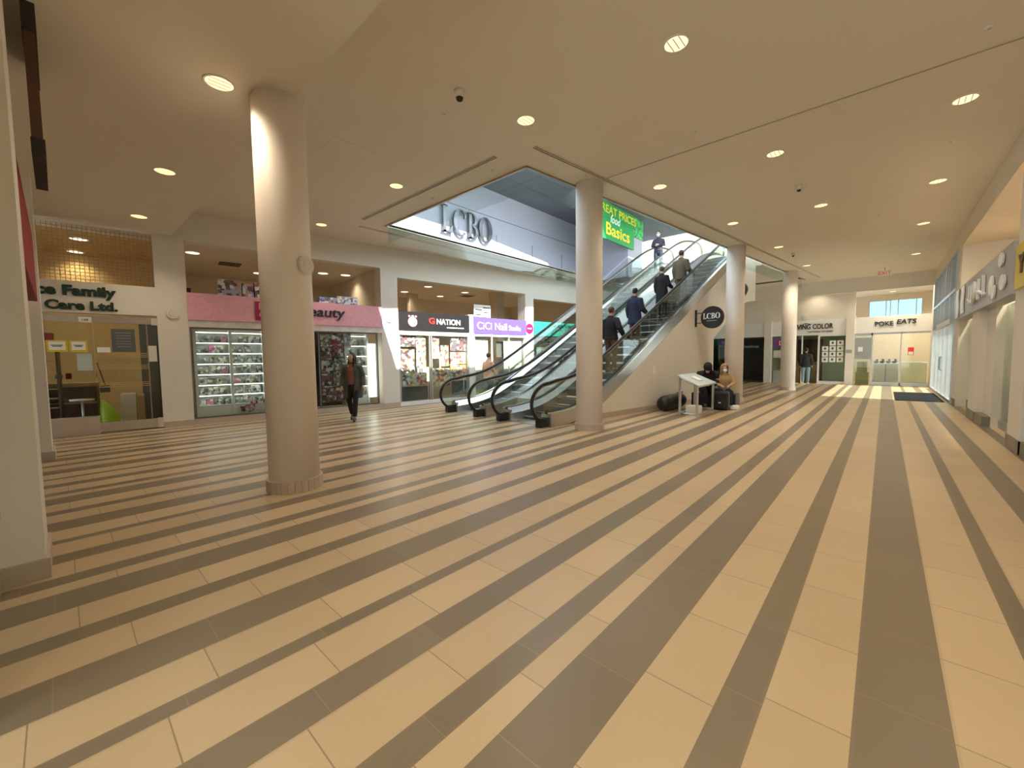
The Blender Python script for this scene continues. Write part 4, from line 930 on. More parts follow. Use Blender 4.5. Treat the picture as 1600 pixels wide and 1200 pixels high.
# ================================================================== BACK WALL SHOPS (y = 26.2)
PB = pl_back(YB-.02)
o = tag(MB().box(-14, -4.93, YB+.02, YB+.03, .1, 2.5).build('window_8', M['smoke']), kind='structure')
MB().box(-14, -4.93, YB, YB+.06, 0, .1).box(-6.85, -6.80, YB, YB+.06, 0, 2.5).box(-14, -4.93, YB, YB+.06, 2.42, 2.5).build('window_frame', M['dark'], o)
o = thing('window_lettering', 'pale stone shop lettering on the dark back wall window', 'lettering', (-5.6, YB, 1.9), 'A')
text_mb(MB(), 'atoneshop', -6.30, 1.88, 1.10, .20, pl_back(YB+.02), .006).build('letters', M['greyp'], o)
tag(MB().box(-5.75, -4.98, 27.2, 27.8, 0, 1.2).build('shop_counter', M['greyd'], bevel=.01), 'dark counter behind the dark back wall window', 'counter')
o = thing('desk_lamp', 'pale desk lamp on the dark counter', 'lamp', (-5.2, 27.4, 1.2), 'A')
MB().tube([(-5.45, 27.3, 1.22), (-5.2, 27.3, 1.75), (-5.05, 27.3, 1.25)], .02).build('arm', M['greyp'], o); MB().lathe((-5.2, 27.3, 1.75), [(.12, 0), (.05, .12)], 2, 16).build('lamp_shade', M['whitep'], o); MB().box(-5.5, -5.0, 27.2, 27.4, 1.2, 1.24).build('base', M['greyp'], o)
o = thing('stool', 'small stool behind the dark back wall window', 'stool', (-6.0, 26.8, 0), 'A')
MB().box(-6.25, -5.75, 26.6, 27.0, .42, .47).build('seat', M['greyp'], o)
for a in (-6.1, -5.9): MB().box(a-.02, a+.02, 26.78, 26.82, 0, .42).build('leg', M['greyp'], o)
# studio: window with D poster left of far column, open door and glass
o = tag(MB().box(-4.58, -3.9, YB+.04, YB+.05, .1, 2.5).build('window_9', M['glass']), kind='structure')
MB().box(-4.6, -4.57, YB, YB+.06, 0, 2.5).box(-3.92, -3.86, YB, YB+.06, 0, 2.5).build('window_frame', M['white'], o)
o = thing('poster', 'purple framed poster in the window left of the farthest column', 'poster', (-4.2, YB, 1.95), 'A')
MB().box(-4.5, -3.98, YB+.02, YB+.035, 1.9, 2.42).build('sheet', M['purple'], o); MB().box(-4.38, -3.98, YB+.01, YB+.02, 1.98, 2.3).build('panel', M['magenta'], o); text_mb(MB(), 'D', -4.25, 2.03, .16, .22, pl_back(YB+.01), .006, bold=.03).build('letter', M['whitep'], o)
tag(MB().box(-4.5, -4.15, YB+.02, YB+.03, 1.35, 1.75).build('window_notice', M['paper']), 'white notice sheet below the purple poster', 'notice')
tag(MB().box(-4.56, -4.0, YB+.4, YB+.8, 0, .65).build('low_cabinet', M['white'], bevel=.01), 'low white cabinet in the window left of the farthest column', 'cabinet')
o = tag(MB().box(-3.25, -3.19, YB-.0, YB+.06, 0, 2.5).box(-2.56, -2.48, YB, YB+.08, 0, 2.5).box(-2.48, -1.45, YB, YB+.08, 2.42, 2.5).box(-2.48, -1.45, YB, YB+.08, 0, .14).build('window_10', M['white']), kind='structure')
MB().box(-3.19, -1.45, YB+.03, YB+.04, .1, 2.45).build('pane', M['glassg'], o)
o = thing('letter_sign', 'black LIVING COLOR lettering on the white back wall fascia', 'sign', (-2.8, YB, 2.55), 'A')
text_mb(MB(), 'LIVING COLOR', -3.62, 2.80, 1.66, .27, PB, .03, bold=.02).build('large_letters', M['ink'], o)
text_mb(MB(), 'TATTOO STUDIO', -3.02, 2.62, 1.05, .09, PB, .02).build('small_letters', M['ink'], o)
MB().tube([(-3.35, YB-.03, 3.02), (-3.1, YB-.03, 3.12), (-2.85, YB-.03, 3.06)], [.005, .02, .005], 8).build('swoosh', M['ink'], o)
k = 0
for r in range(4):
    for c in range(3):
        if r == 0 and c == 0: continue
        x = -2.38+c*.30; z = 1.95-r*.28
        tag(MB().box(x, x+.25, YB+.015, YB+.028, z, z+.24).build('flash_sheet', M['paper']), 'white tattoo design sheet in the grid on the tattoo studio window', 'sheet', 'tattoo design sheets on the window')
        q = tag(MB().ball((x+.12, YB+.012, z+.13), .05, .003, .06).build('flash_drawing', M['greyd'], [o_ for o_ in bpy.data.objects if o_.name.startswith('flash_sheet')][-1]), None)
tag(MB().box(-1.42, -1.2, YB-.115, YB-.10, 1.55, 1.72).build('pier_notice', M['greyp']), 'small grey plates on the white pier between the two back shops', 'notice')
tag(MB().box(-4.0, -2.6, 27.4, 27.9, 0, 1.1).build('reception_counter', M['wood'], bevel=.01), 'brown counter inside the tattoo studio', 'counter')
tag(MB().box(-3.9, -2.7, 30.05, 30.2, 0, 2.4).build('back_panel', M['dwood']), 'dark brown panel at the back of the tattoo studio', 'panel')
tag(MB().ball((-2.9, 27.0, .8), .22, .2, .28).build('round_vase', M['wood']), 'brown round vase inside the tattoo studio door', 'vase')
# poke shop
o = thing('letter_sign', 'black brushy POKE EATS lettering on the white back wall fascia', 'sign', (.2, YB, 2.7), 'A')
text_mb(MB(), 'POKE', -.40, 2.80, .66, .22, PB, .03, bold=.02, shear=-.1).build('letters', M['ink'], o); text_mb(MB(), 'EATS', .36, 2.86, .66, .22, PB, .03, bold=.02, shear=.15).build('letters', M['ink'], o)
o = tag(MB().box(-.50, -.44, YB, YB+.08, 0, 2.5).box(-1.13, -.44, YB, YB+.08, 2.38, 2.5).box(.52, .56, YB, YB+.06, 0, 2.5).box(-.44, 1.5, YB, YB+.06, 0, .16).box(-.44, 1.5, YB, YB+.06, 2.42, 2.5).build('window_11', M['alu']), kind='structure')
MB().box(-.44, 1.5, YB+.03, YB+.04, .1, 2.45).build('pane', M['glass'], o)
o = tag(MB().box(-1.11, -.50, YB+.03, YB+.045, .05, 2.38).build('door_3', M['glassg']), kind='structure')
MB().box(-1.11, -.50, YB+.01, YB+.025, 1.25, 2.28).build('film', M['greyp'], o); MB().box(-.56, -.54, YB-.04, YB-.02, .9, 1.4).build('door_handle', M['alu'], o)
tag(MB().box(-.98, -.80, YB-.02, YB-.0, 1.62, 1.84).build('door_notice', M['paper']), 'white house shaped notice on the poke shop door', 'notice')
for z0, z1, x0, x1, l in ((0, .62, -1.05, -.55, 'lower large cardboard box behind the poke shop door'), (.62, 1.12, -1.0, -.62, 'upper orange cardboard box stacked behind the poke shop door')):
    o = thing('cardboard_box', l, 'box', (-.8, 26.6, z0), 'A', None)
    MB().box(x0, x1, 26.4, 26.8, z0, z1).build('carton', M['card'], o, bevel=.01); MB().box(x0, x1, 26.395, 26.4, (z0+z1)/2-.03, (z0+z1)/2+.03).build('tape', M['ysign'], o)
o = thing('serving_counter', 'pale serving counter inside the poke shop', 'counter', (.5, 27, 0), 'A')
MB().box(-.40, .50, 26.7, 27.3, .1, 1.0).build('cabinet', M['counter'], o); MB().box(-.42, .52, 26.65, 27.35, 1.0, 1.05).build('worktop', M['white'], o); MB().box(.04, .06, 26.69, 26.7, .1, 1.0).build('panel_gap', M['greyd'], o)
o = thing('glass_counter', 'glazed display counter right of the pale serving counter', 'counter', (1.0, 27, 0), 'A')
MB().box(.6, 1.45, 26.7, 27.3, .12, 1.05).build('glass_case', M['glassg'], o); MB().box(.58, 1.47, 26.66, 27.34, 1.05, 1.09).build('worktop', M['white'], o); MB().box(.6, 1.45, 26.7, 27.3, 0, .12).build('plinth', M['greyd'], o)
for i in range(4):
    x = -.3+i*.22
    tag(MB().lathe((x, 26.9, 1.05), [(.05, 0), (.09, .05), (.10, .09), (.03, .10)], 2, 14).ball((x+.03, 26.9, 1.2), .05).build('serving_bowl', M['dark' if i % 2 else 'greyd']), 'dark bowl or utensil on the pale serving counter', 'bowl', 'dark utensils on the poke counter')
tag(MB().box(.78, .98, YB-.0, YB+.015, 1.42, 1.78).build('window_notice', M['redem']), 'red and white notice on the poke shop window', 'notice')
tag(MB().box(.80, .96, YB-.01, YB-.0, 1.44, 1.58).build('window_notice', M['paper']), 'white sheet under the red notice on the poke shop window', 'notice')
tag(MB().box(1.5, 1.75, 26.25, 26.3, 0, .85).box(1.5, 1.75, 26.25, 26.3, .85, 2.4, 1).build('far_door_panel', [M['greyd'], M['teal']]), 'teal and grey panel at the right edge of the poke shop', 'panel')
# ================================================================== RIGHT SIDE
# entrance glazing x = 1.5, y 17.6..24.9
fm = MB()
for y in (17.62, 19.0, 20.4, 21.6, 22.9, 24.8): fm.box(XR-.04, XR+.08, y-.04, y+.04, 0, 4.5)
for z in (0.0, 2.35, 3.3, 4.42): fm.box(XR-.04, XR+.08, 17.6, 24.85, z, z+.09)
for y in (18.3, 19.7, 21.0, 22.2, 23.9): fm.box(XR-.03, XR+.06, y-.025, y+.025, 2.4, 4.5)
o = tag(fm.build('door_4', M['alu']), kind='structure')
MB().box(XR+.01, XR+.02, 17.6, 24.8, .05, 2.35).build('glass_pane', M['glass'], o)
MB().box(XR+.01, XR+.02, 17.6, 24.8, 2.4, 4.45).build('transom_pane', M['smoke'], o)
MB().box(XR-.08, XR-.03, 18.2, 22.5, 2.40, 2.55).build('door_operator', M['alu'], o)
for y in (20.2, 20.6): MB().tube([(XR-.04, y, .9), (XR-.09, y, .95), (XR-.09, y, 1.35), (XR-.04, y, 1.4)], .014).build('door_handle', M['greyd'], o)
struct(MB().box(1.6, 2.3, 17.0, 25.5, 2.62, 2.75), 'ceiling_added_sunshade', M['alu'])  # ledge added to cut sun coming through the transom glass
struct(MB().box(1.5, 3.6, 25.2, 26.2, 0, 5), 'wall_right_end', M['paint'])
tag(MB().box(.30, 1.40, 18.0, 21.9, 0.001, .012).build('entrance_mat', M['mat']), 'dark entrance mat inside the glass doors at the right', 'mat')
# grey script fascia
PR = pl_right(XR-.06)
o = thing('shop_sign', 'long grey fascia sign with raised white script above the right shop', 'sign', (XR, 13.5, 2.42), 'A')
MB().box(XR-.05, XR+.2, 10.2, 17.3, 2.42, 3.25).build('board', M['greysign'], o)
def wavy(u0, u1, z0, z1, k):   # wavy leaf outline
    n = 16; L_, R_ = [], []
    for i in range(n+1):
        f = i/n; wv = .10*math.sin(f*2*math.pi*1.2+k); L_.append((u0+(wv+.0)*(u1-u0), z0+(z1-z0)*f)); R_.append((u1+wv*(u1-u0), z0+(z1-z0)*f))
    return L_ + R_[::-1]
def rprism(m, pts, d): 
    vs = [PR(u, z, 0) for u, z in pts]+[PR(u, z, d) for u, z in pts]; n = len(pts)
    m.add(vs, [tuple(range(n)), tuple(range(n, 2*n))[::-1]]+[(i, (i+1) % n, n+(i+1) % n, n+i) for i in range(n)])
m = MB(); rprism(m, wavy(-16.9, -16.4, 2.45, 3.2, 0), .02); rprism(m, wavy(-15.9, -15.4, 2.5, 3.2, 2), .02); m.build('leaf_shape', M['whitep'], o)
m = MB()
for u in (-14.4, -14.05, -13.2, -12.6): m.add(*[[PR(u+a, b_, c) for a, b_, c in ((0, 2.62, 0), (.10, 2.62, 0), (.10, 3.05, 0), (0, 3.05, 0), (0, 2.62, .04), (.10, 2.62, .04), (.10, 3.05, .04), (0, 3.05, .04))], [(0,3,2,1), (4,5,6,7), (0,1,5,4), (1,2,6,5), (2,3,7,6), (3,0,4,7)]])
m.tube([PR(-14.5, 2.75, .02), PR(-13.9, 2.62, .02), PR(-13.2, 2.8, .02), (PR(-12.4, 2.66, .02))], .035); m.tube([PR(-13.7, 3.05, .02), PR(-13.5, 2.85, .02), PR(-13.7, 2.7, .02)], .035)
m.build('script_letters', M['whitep'], o)
m = MB()
def blob(u, z, ru, rz): rprism(m, [(u+ru*math.cos(a*math.pi/9), z+rz*math.sin(a*math.pi/9)) for a in range(18)], .025)
for bl in ((-11.75, 2.74, .20, .18), (-11.50, 2.60, .15, .13), (-10.95, 3.08, .20, .12), (-10.75, 2.68, .22, .13)):
    m = MB(); blob(*bl); m.build('rounded_shape', M['whitep'], o)
o = thing('shop_sign', 'yellow sign board cut off at the right edge of the picture', 'sign', (XR, 9.4, 2.46), 'A')
MB().box(XR-.05, XR+.1, 8.3, 10.0, 2.46, 3.12).build('board', M['ysign'], o); text_mb(MB(), 'Y', -9.72, 2.66, .36, .28, pl_right(XR-.05), .02, bold=.06).build('letter', M['dwood'], o)
o = tag(MB().box(XR+.25, XR+.27, 10.2, 13.5, .15, 2.42).build('window_12', M['glassg']), kind='structure')
MB().box(XR+.22, XR+.3, 10.2, 13.5, 0, .16).box(XR+.22, XR+.3, 11.2, 11.24, .1, 2.42).build('window_frame', M['alu'], o)
o = tag(MB().box(XR+.25, XR+.27, 14.5, 16.9, .15, 2.42).build('window_13', M['glassg']), kind='structure')
MB().box(XR+.22, XR+.3, 14.5, 16.9, 0, .2).build('window_frame', M['darkbase'], o)
o = tag(MB().box(XR+.05, XR+.07, 4, 9.35, .15, 2.42).build('window_14', M['smoke']), kind='structure')
MB().box(XR, XR+.12, 4, 9.35, 0, .2).build('window_frame', M['darkbase'], o)
tag(MB().box(1.95, 2.6, 11.3, 12.6, 0, .92).build('shop_cabinet', M['wood'], bevel=.01), 'reddish brown cabinet behind the glass of the right shop', 'cabinet')
o = thing('chair', 'grey chair behind the glass of the right shop', 'chair', (2.2, 10.9, 0), 'A')
MB().box(2.0, 2.4, 10.7, 11.1, .43, .48).build('seat', M['greyp'], o); MB().box(2.36, 2.4, 10.7, 11.1, .48, .9).build('backrest', M['greyp'], o)
for a in (2.02, 2.38):
    for b_ in (10.72, 11.08): MB().box(a-.015, a+.015, b_-.015, b_+.015, 0, .43).build('leg', M['greyd'], o)
tag(MB().box(XR+.21, XR+.245, 15.2, 15.5, 1.2, 1.5).build('window_notice', M['paper']), 'white notice behind the glass between the right piers', 'notice')
tag(MB().box(XR+.23, XR+.248, 12.7, 13.1, 1.6, 1.66).box(XR+.23, XR+.248, 12.7, 13.1, 1.5, 1.55).build('door_pull', M['black']), 'black push bar on the right shop door', 'handle')
for x, y, z, l, wt in ((2.4, 11.5, 4.46, 'added fill downlight above the grey script sign, nearer', 330), (2.4, 15.0, 4.46, 'added fill downlight above the grey script sign, farther', 330), (2.4, 7.5, 4.46, 'added fill downlight inside the shop with the yellow sign', 60),  # lamps added to brighten the right shop interior
        (-0.2, 25.65, 4.9, 'downlight over the poke shop fascia, left', 100), (0.9, 25.65, 4.9, 'downlight over the poke shop fascia, right', 130), (-2.6, 25.65, 4.9, 'added fill downlight over the tattoo studio fascia', 45),  # the tattoo studio one is added to brighten the back wall
        (0.2, 28.2, 4.6, 'added fill downlight inside the poke shop, left', 260), (2.0, 28.2, 4.6, 'added fill downlight inside the poke shop, right', 220), (-2.2, 28.0, 3.3, 'added fill downlight inside the tattoo studio', 90)):  # extra lamps, added so the back shop interiors are brighter
    downlight(x, y, z, l, r=.12, watts=wt, group=None, glow='lampw')
# ================================================================== PEOPLE
def remeshed(mb, name, mat, parent, vox=0.011, smooth=6):
    o = mb.build(name, mat, parent)
    r = o.modifiers.new('r', 'REMESH'); r.mode = 'VOXEL'; r.voxel_size = vox; r.use_smooth_shade = True
    s = o.modifiers.new('s', 'SMOOTH'); s.iterations = smooth; s.factor = 0.5
    bpy.context.view_layer.update()
    me = bpy.data.meshes.new_from_object(o.evaluated_get(bpy.context.evaluated_depsgraph_get()))
    o.modifiers.clear(); o.data = me
    return o
def loft(mb, rings, n=20, mi=0):
    """rings (x,y,z,rx,ry)"""
    vs = []
    for x, y, z, rx, ry in rings: vs += [(x+rx*math.cos(2*math.pi*k/n), y+ry*math.sin(2*math.pi*k/n), z) for k in range(n)]
    fs = [(i*n+k, i*n+(k+1) % n, (i+1)*n+(k+1) % n, (i+1)*n+k) for i in range(len(rings)-1) for k in range(n)]
    fs += [tuple(range(n))[::-1], tuple(range((len(rings)-1)*n, len(rings)*n))]
    return mb.add(vs, fs, mi, True)
STAND = dict(pel=(0, 0, .92), waist=(0, 0, 1.08), chest=(0, 0, 1.28), neck=(0, -.01, 1.44), head=(0, .02, 1.60),
             shl=(-.162, -.01, 1.355), ell=(-.215, -.03, 1.10), wrl=(-.225, .04, .88), shr=(.162, -.01, 1.355), elr=(.23, -.03, 1.13), wrr=(.24, .04, .90),
             hil=(-.09, 0, .92), knl=(-.10, .02, .50), anl=(-.10, -.02, .09), hir=(.09, 0, .92), knr=(.10, .02, .50), anr=(.10, -.02, .09), toel=(-.11, .14, .03), toer=(.11, .14, .03), hl=(0, 1, 0))
def V(p): return Vector(p)
def person(lab, loc, frame, yaw, J=None, H=1.70, coat=(.05, .05, .06), pants=(.03, .03, .04), shoe=(.05, .05, .05), shirt=None, hair=(.02, .014, .012), longhair=False, hood=None, coatlen=.80, mask=False, open_front=False, flare=1.0, cap=None, group=None, arm=1.0):
    j = dict(STAND); j.update(J or {}); k = H/1.70
    j = {a: V(b)*k if a != 'hl' else V(b) for a, b in j.items()}
    root = thing('person', lab, 'person', loc, frame, group, rot=yaw)
    ORG[root] = (Vector((0, 0, 0)), frame, yaw)      # parts are built in the figure's own coordinates
    cm, pm, sm_ = person_mat('coat_cloth', coat), person_mat('trouser_cloth', pants), person_mat('shoe', shoe, .5)
    hd = j['head']; f = j['hl'].normalized(); sd = Vector((f.y, -f.x, 0))
    # ---- body: one surface
    m = MB()
    pel, wa, ch, nk = j['pel'], j['waist'], j['chest'], j['neck']
    loft(m, [(pel.x, pel.y, pel.z-.08*k, .10*k, .08*k), (pel.x, pel.y, pel.z, .15*k, .10*k), (wa.x, wa.y, wa.z, .125*k, .09*k), (ch.x, ch.y, ch.z, .155*k, .105*k), (nk.x*.7+ch.x*.3, nk.y*.7+ch.y*.3, nk.z-.05*k, .12*k, .08*k), (nk.x, nk.y, nk.z+.01, .055*k, .055*k)])
    m.tube([nk-Vector((0, 0, .04)), (nk+hd)/2+Vector((0, 0, -.01)), hd-Vector((0, 0, .02))], [.055*k, .052*k, .055*k], 14)
    m.ball(hd+Vector((0, 0, .015))*k, .074*k, .088*k, .108*k, 20, 14)
    m.ball(hd+f*.03*k+Vector((0, 0, -.045))*k, .052*k, .055*k, .055*k)            # jaw
    m.ball(hd+f*.098*k+Vector((0, 0, -.012))*k, .013*k, .016*k, .022*k)           # nose
    for sg in (-1, 1): m.ball(hd+sd*.078*k*sg+Vector((0, 0, -.005))*k, .012*k, .018*k, .03*k)    # ears
    for a, b_, c in (('shl', 'ell', 'wrl'), ('shr', 'elr', 'wrr')):
        A, B_, Cc = j[a], j[b_], j[c]
        m.tube([nk*.4+A*.6-Vector((0, 0, .02)), A, (A+B_)/2, B_, (B_+Cc)/2, Cc], [.06*k, .055*k, .046*k, .038*k, .036*k, .026*k], 12)
        # hand: palm + four fingers + thumb
        d = (Cc-B_).normalized(); u = d.cross(Vector((0, 0, 1)) if abs(d.z) < .9 else Vector((0, 1, 0))).normalized(); w_ = d.cross(u)
        sg = -1 if c == 'wrl' else 1
        m.tube([Cc, Cc+d*.045*k, Cc+d*.085*k], [.026*k, .034*k, .030*k], 10)
        for q, ln in zip((-1.5, -.5, .5, 1.5), (.062, .074, .070, .054)):
            p0 = Cc+d*.075*k+w_*q*.019*k; p1 = p0+d*ln*.55*k+u*.008*sg; p2 = p1+d*ln*.45*k+u*.022*sg
            m.tube([p0, p1, p2], [.010, .0095, .0085], 8)
        p0 = Cc+d*.03*k+w_*.026*k; m.tube([p0, p0+d*.03*k+w_*.02*k, p0+d*.06*k+w_*.022*k], [.012, .0105, .0095], 8)
    for a, b_, c in (('hil', 'knl', 'anl'), ('hir', 'knr', 'anr')):
        A, B_, Cc = j[a], j[b_], j[c]
        m.tube([A, (A+B_)/2, B_, (B_+Cc)/2, Cc], [.085*k, .072*k, .052*k, .052*k, .036*k], 14)
    remeshed(m, 'body', SK, root)
    # ---- trousers
    m = MB(); loft(m, [(pel.x, pel.y, pel.z-.10*k, .12*k, .10*k), (pel.x, pel.y, pel.z, .165*k, .12*k), (wa.x, wa.y, wa.z-.02*k, .14*k, .105*k)])
    for a, b_, c in (('hil', 'knl', 'anl'), ('hir', 'knr', 'anr')):
        A, B_, Cc = j[a], j[b_], j[c]; m.tube([A, (A+B_)/2, B_, (B_+Cc)/2, Cc+(B_-Cc)*.06], [.098*k, .086*k, .066*k, .064*k, .055*k], 14)
    remeshed(m, 'trousers', pm, root, .013)
    # ---- shoes
    for c, t_ in (('anl', 'toel'), ('anr', 'toer')):
        A, T = j[c], j[t_]; m = MB()
        hl = A-(T-A)*.35; hl.z = T.z+.005
        m.tube([hl, A*.6+T*.4-Vector((0, 0, .02)), T], [.036*k, .042*k, .030*k], 12).tube([A, A-Vector((0, 0, .05))], [.042*k, .042*k], 12)
        remeshed(m, 'shoe', sm_, root, .010, 3)
    # ---- shirt
    if shirt:
        m = MB(); loft(m, [(pel.x, pel.y+.01, pel.z+.0, .155*k, .118*k), (wa.x, wa.y+.01, wa.z, .14*k, .112*k), (ch.x, ch.y+.01, ch.z, .165*k, .125*k), (nk.x, nk.y, nk.z-.04, .10*k, .085*k), (nk.x, nk.y, nk.z+.02, .06*k, .06*k)])
        remeshed(m, 'shirt', person_mat('shirt_cloth', shirt), root, .013)
    # ---- coat: torso + sleeves in one surface
    m = MB(); hem = coatlen*k; e = .0
    low = Vector((pel.x, pel.y, min(hem, pel.z)))
    rings = [(low.x, low.y-.0, low.z, .185*k*flare, .14*k*flare), (pel.x, pel.y, max(pel.z, low.z+.02), .178*k*flare, .135*k), (wa.x, wa.y, wa.z, .165*k, .13*k), (ch.x, ch.y, ch.z, .19*k, .14*k), (nk.x*.6+ch.x*.4, nk.y*.6+ch.y*.4, nk.z-.06*k, .16*k, .11*k), (nk.x, nk.y-.01, nk.z-.0, .085*k, .08*k), (nk.x, nk.y-.01, nk.z+.05*k, .075*k, .075*k)]
    loft(m, rings, 24)
    for a, b_, c in (('shl', 'ell', 'wrl'), ('shr', 'elr', 'wrr')):
        A, B_, Cc = j[a], j[b_], j[c]
        m.tube([nk*.3+A*.7-Vector((0, 0, .03)), A, (A+B_)/2, B_, (B_+Cc)/2, Cc], [.08*k*arm, .08*k*arm, .07*k*arm, .06*k*arm, .054*k*arm, .045*k*arm], 14)
    if open_front:
        co = remeshed(m, 'coat', cm, root, .013)
        # cut the front open
        bm = bmesh.new(); bm.from_mesh(co.data)
        dl = [v for v in bm.verts if abs(v.co.x - pel.x - .02) < .075*k and v.co.y > ch.y+.03 and v.co.z < nk.z]
        bmesh.ops.delete(bm, geom=dl, context='VERTS'); bm.to_mesh(co.data); bm.free()
        sf_ = co.modifiers.new('t', 'SOLIDIFY'); sf_.thickness = .012; sf_.offset = -1
    else: remeshed(m, 'coat', cm, root, .013)
    # ---- head coverings
    hm_ = person_mat('hair', hair, .5)
    if cap is not None:
        m = MB(); m.ball(hd+Vector((0, 0, .045))*k, .085*k, .10*k, .085*k, 20, 12); m.ball(hd+f*.10*k+Vector((0, 0, .03))*k, .06*k, .06*k, .012*k); m.build('cap', person_mat('cap_cloth', cap), root)
    if hood is not None:
        m = MB(); m.ball(hd-f*.012*k+Vector((0, 0, .03))*k, .105*k, .118*k, .125*k, 22, 14); m.tube([nk-Vector((0, 0, .02)), hd-f*.04*k], [.11*k, .09*k], 16)
        h_ = m.build('hood', person_mat('hood_cloth', hood), root)
        bm = bmesh.new(); bm.from_mesh(h_.data); c0 = hd+f*.115*k
        dl = [v for v in bm.verts if (v.co-c0).length < .098*k and f.z > -.5]
        if dl: bmesh.ops.delete(bm, geom=dl, context='VERTS')
        bm.to_mesh(h_.data); bm.free()
        sf_ = h_.modifiers.new('t', 'SOLIDIFY'); sf_.thickness = .012; sf_.offset = 0
    elif cap is None:
        m = MB(); m.ball(hd-f*.018*k+Vector((0, 0, .038))*k, .083*k, .093*k, .100*k, 20, 12)
        if longhair:
            m.tube([hd-f*.05*k+Vector((0, 0, .03)), hd-f*.07*k-Vector((0, 0, .12)), nk-f*.06*k-Vector((0, 0, .08))], [.085*k, .075*k, .045*k], 14)
            for sg in (-1, 1): m.tube([hd+sd*.06*sg*k+Vector((0, 0, .05)), hd+sd*.078*sg*k-Vector((0, 0, .08)), nk+sd*.085*sg*k+f*.05-Vector((0, 0, .08))], [.035*k, .035*k, .022*k], 10)
        o_ = remeshed(m, 'hair', hm_, root, .010, 2)
    # ---- face
    for sg in (-1, 1): MB().ball(hd+f*.086*k+sd*.03*sg*k+Vector((0, 0, .012))*k, .009*k, .009*k, .006*k, 8, 6).build('eye', M['dark'], root)
    if mask:
        MB().ball(hd+f*.062*k+Vector((0, 0, -.045))*k, .052*k, .052*k, .05*k, 16, 10).build('face_mask', M['whitep'], root)
    else:
        MB().ball(hd+f*.084*k+Vector((0, 0, -.052))*k, .022*k, .008*k, .006*k, 10, 6).build('mouth', person_mat('lips', (.35, .13, .11)), root)
    return root
def yaw_to(dx, dy): return math.atan2(dy, dx) - math.pi/2     # local +Y looks along (dx,dy)
# walking woman (towards the camera / lower right), looking left
person('person walking in a long grey-green coat over a rust top, dark skirt and leggings', (-9.72, 4.86, 0), 'A', yaw_to(.80, -.62),
       dict(knl=(-.08, .14, .52), anl=(-.06, .20, .10), toel=(-.07, .36, .04), knr=(.09, .02, .49), anr=(.07, -.20, .14), toer=(.07, -.06, .03), hl=(.55, .85, 0),
            ell=(-.24, -.05, 1.11), wrl=(-.27, .10, .90), elr=(.24, -.06, 1.11), wrr=(.25, .06, .88)), 1.66, coat=(.065, .07, .055), pants=(.012, .012, .015), shirt=(.22, .09, .07), longhair=True, coatlen=.58, open_front=True, flare=1.28, arm=1.2, shoe=(.12, .08, .07))
def on_esc(s, drop=0.0): return max(0, zn(s)+.01)
def rider(lab, t, s, yaw, z=None, **kw):
    return person(lab, (t, s, z if z is not None else on_esc(s)), 'B', yaw, **kw)
import math as _m
def step_at(s):   # centre and height of the step under s
    kk = round((s-(S0-0.75)-.22)/.4); sb = S0-0.75+kk*.4
    return sb+.20, zn(sb+.2)+.009
LU = dict(wrr=(.27, .18, 1.0), elr=(.24, .0, 1.10))
for lab, t, s, kw in (
    ('person in a black jacket and brown trousers, lowest on the right escalator', -6.72, 9.55, dict(coat=(.015, .015, .018), pants=(.16, .07, .04), hair=(.10, .05, .04), H=1.76, coatlen=.86, arm=1.25, flare=1.1, J=dict(elr=(.30, -.06, 1.15), wrr=(.33, .10, .95)))),
    ('person in a navy hooded jacket riding up the right escalator', -6.75, 10.85, dict(coat=(.02, .03, .06), pants=(.20, .08, .06), H=1.70, coatlen=.68, J=LU, flare=1.15, arm=1.3)),
    ('person in a long black coat, second from the top on the right escalator', -6.80, 12.45, dict(coat=(.008, .008, .008), pants=(.01, .01, .01), hair=(.05, .05, .045), H=1.62, coatlen=.5, flare=1.12, J=LU, arm=1.15)),
    ('person in an olive quilted jacket, highest on the right escalator', -6.58, 13.05, dict(coat=(.12, .10, .06), pants=(.10, .09, .05), hair=(.03, .02, .015), H=1.74, coatlen=.80, arm=1.25, J=LU))):
    sc, z = step_at(s); rider(lab, t, sc, 0.0, z, **kw)
sc, z = step_at(16.4)
rider('person in a dark top facing the camera near the top of the left escalator', -9.2, sc, yaw_to(.3, -1), z, coat=(.03, .03, .05), pants=(.02, .025, .05), mask=True, H=1.74, coatlen=.92, J=dict(ell=(-.24, .02, 1.14), wrl=(-.06, .20, 1.14), elr=(.24, .02, 1.14), wrr=(.06, .22, 1.12)))
person('person in a peach coat and dark leggings walking behind the escalators', (-11.55, 8.95, 0), 'B', yaw_to(-.25, 1), dict(knl=(-.08, .14, .52), anl=(-.06, .05, .10), toel=(-.07, .20, .03), knr=(.09, .02, .49), anr=(.08, -.24, .18), toer=(.08, -.14, .06), wrr=(.16, .16, 1.02)), 1.68, coat=(.72, .42, .27), pants=(.12, .12, .12), shoe=(.5, .45, .42), hair=(.10, .05, .03), coatlen=.74, flare=1.1)
person('person in a black puffer jacket and pale jeans seen from behind at the tattoo studio', (-2.98, 25.7, 0), 'A', 0.1, None, 1.82, coat=(.03, .03, .035), pants=(.28, .40, .48), shoe=(.7, .7, .7), coatlen=.80, arm=1.25, flare=1.05)
person('person in black half hidden behind the farthest column at the tattoo studio', (-3.62, 25.75, 0), 'A', -.9, None, 1.74, coat=(.012, .012, .014), pants=(.012, .012, .014), shoe=(.7, .7, .7), coatlen=.82, longhair=True)
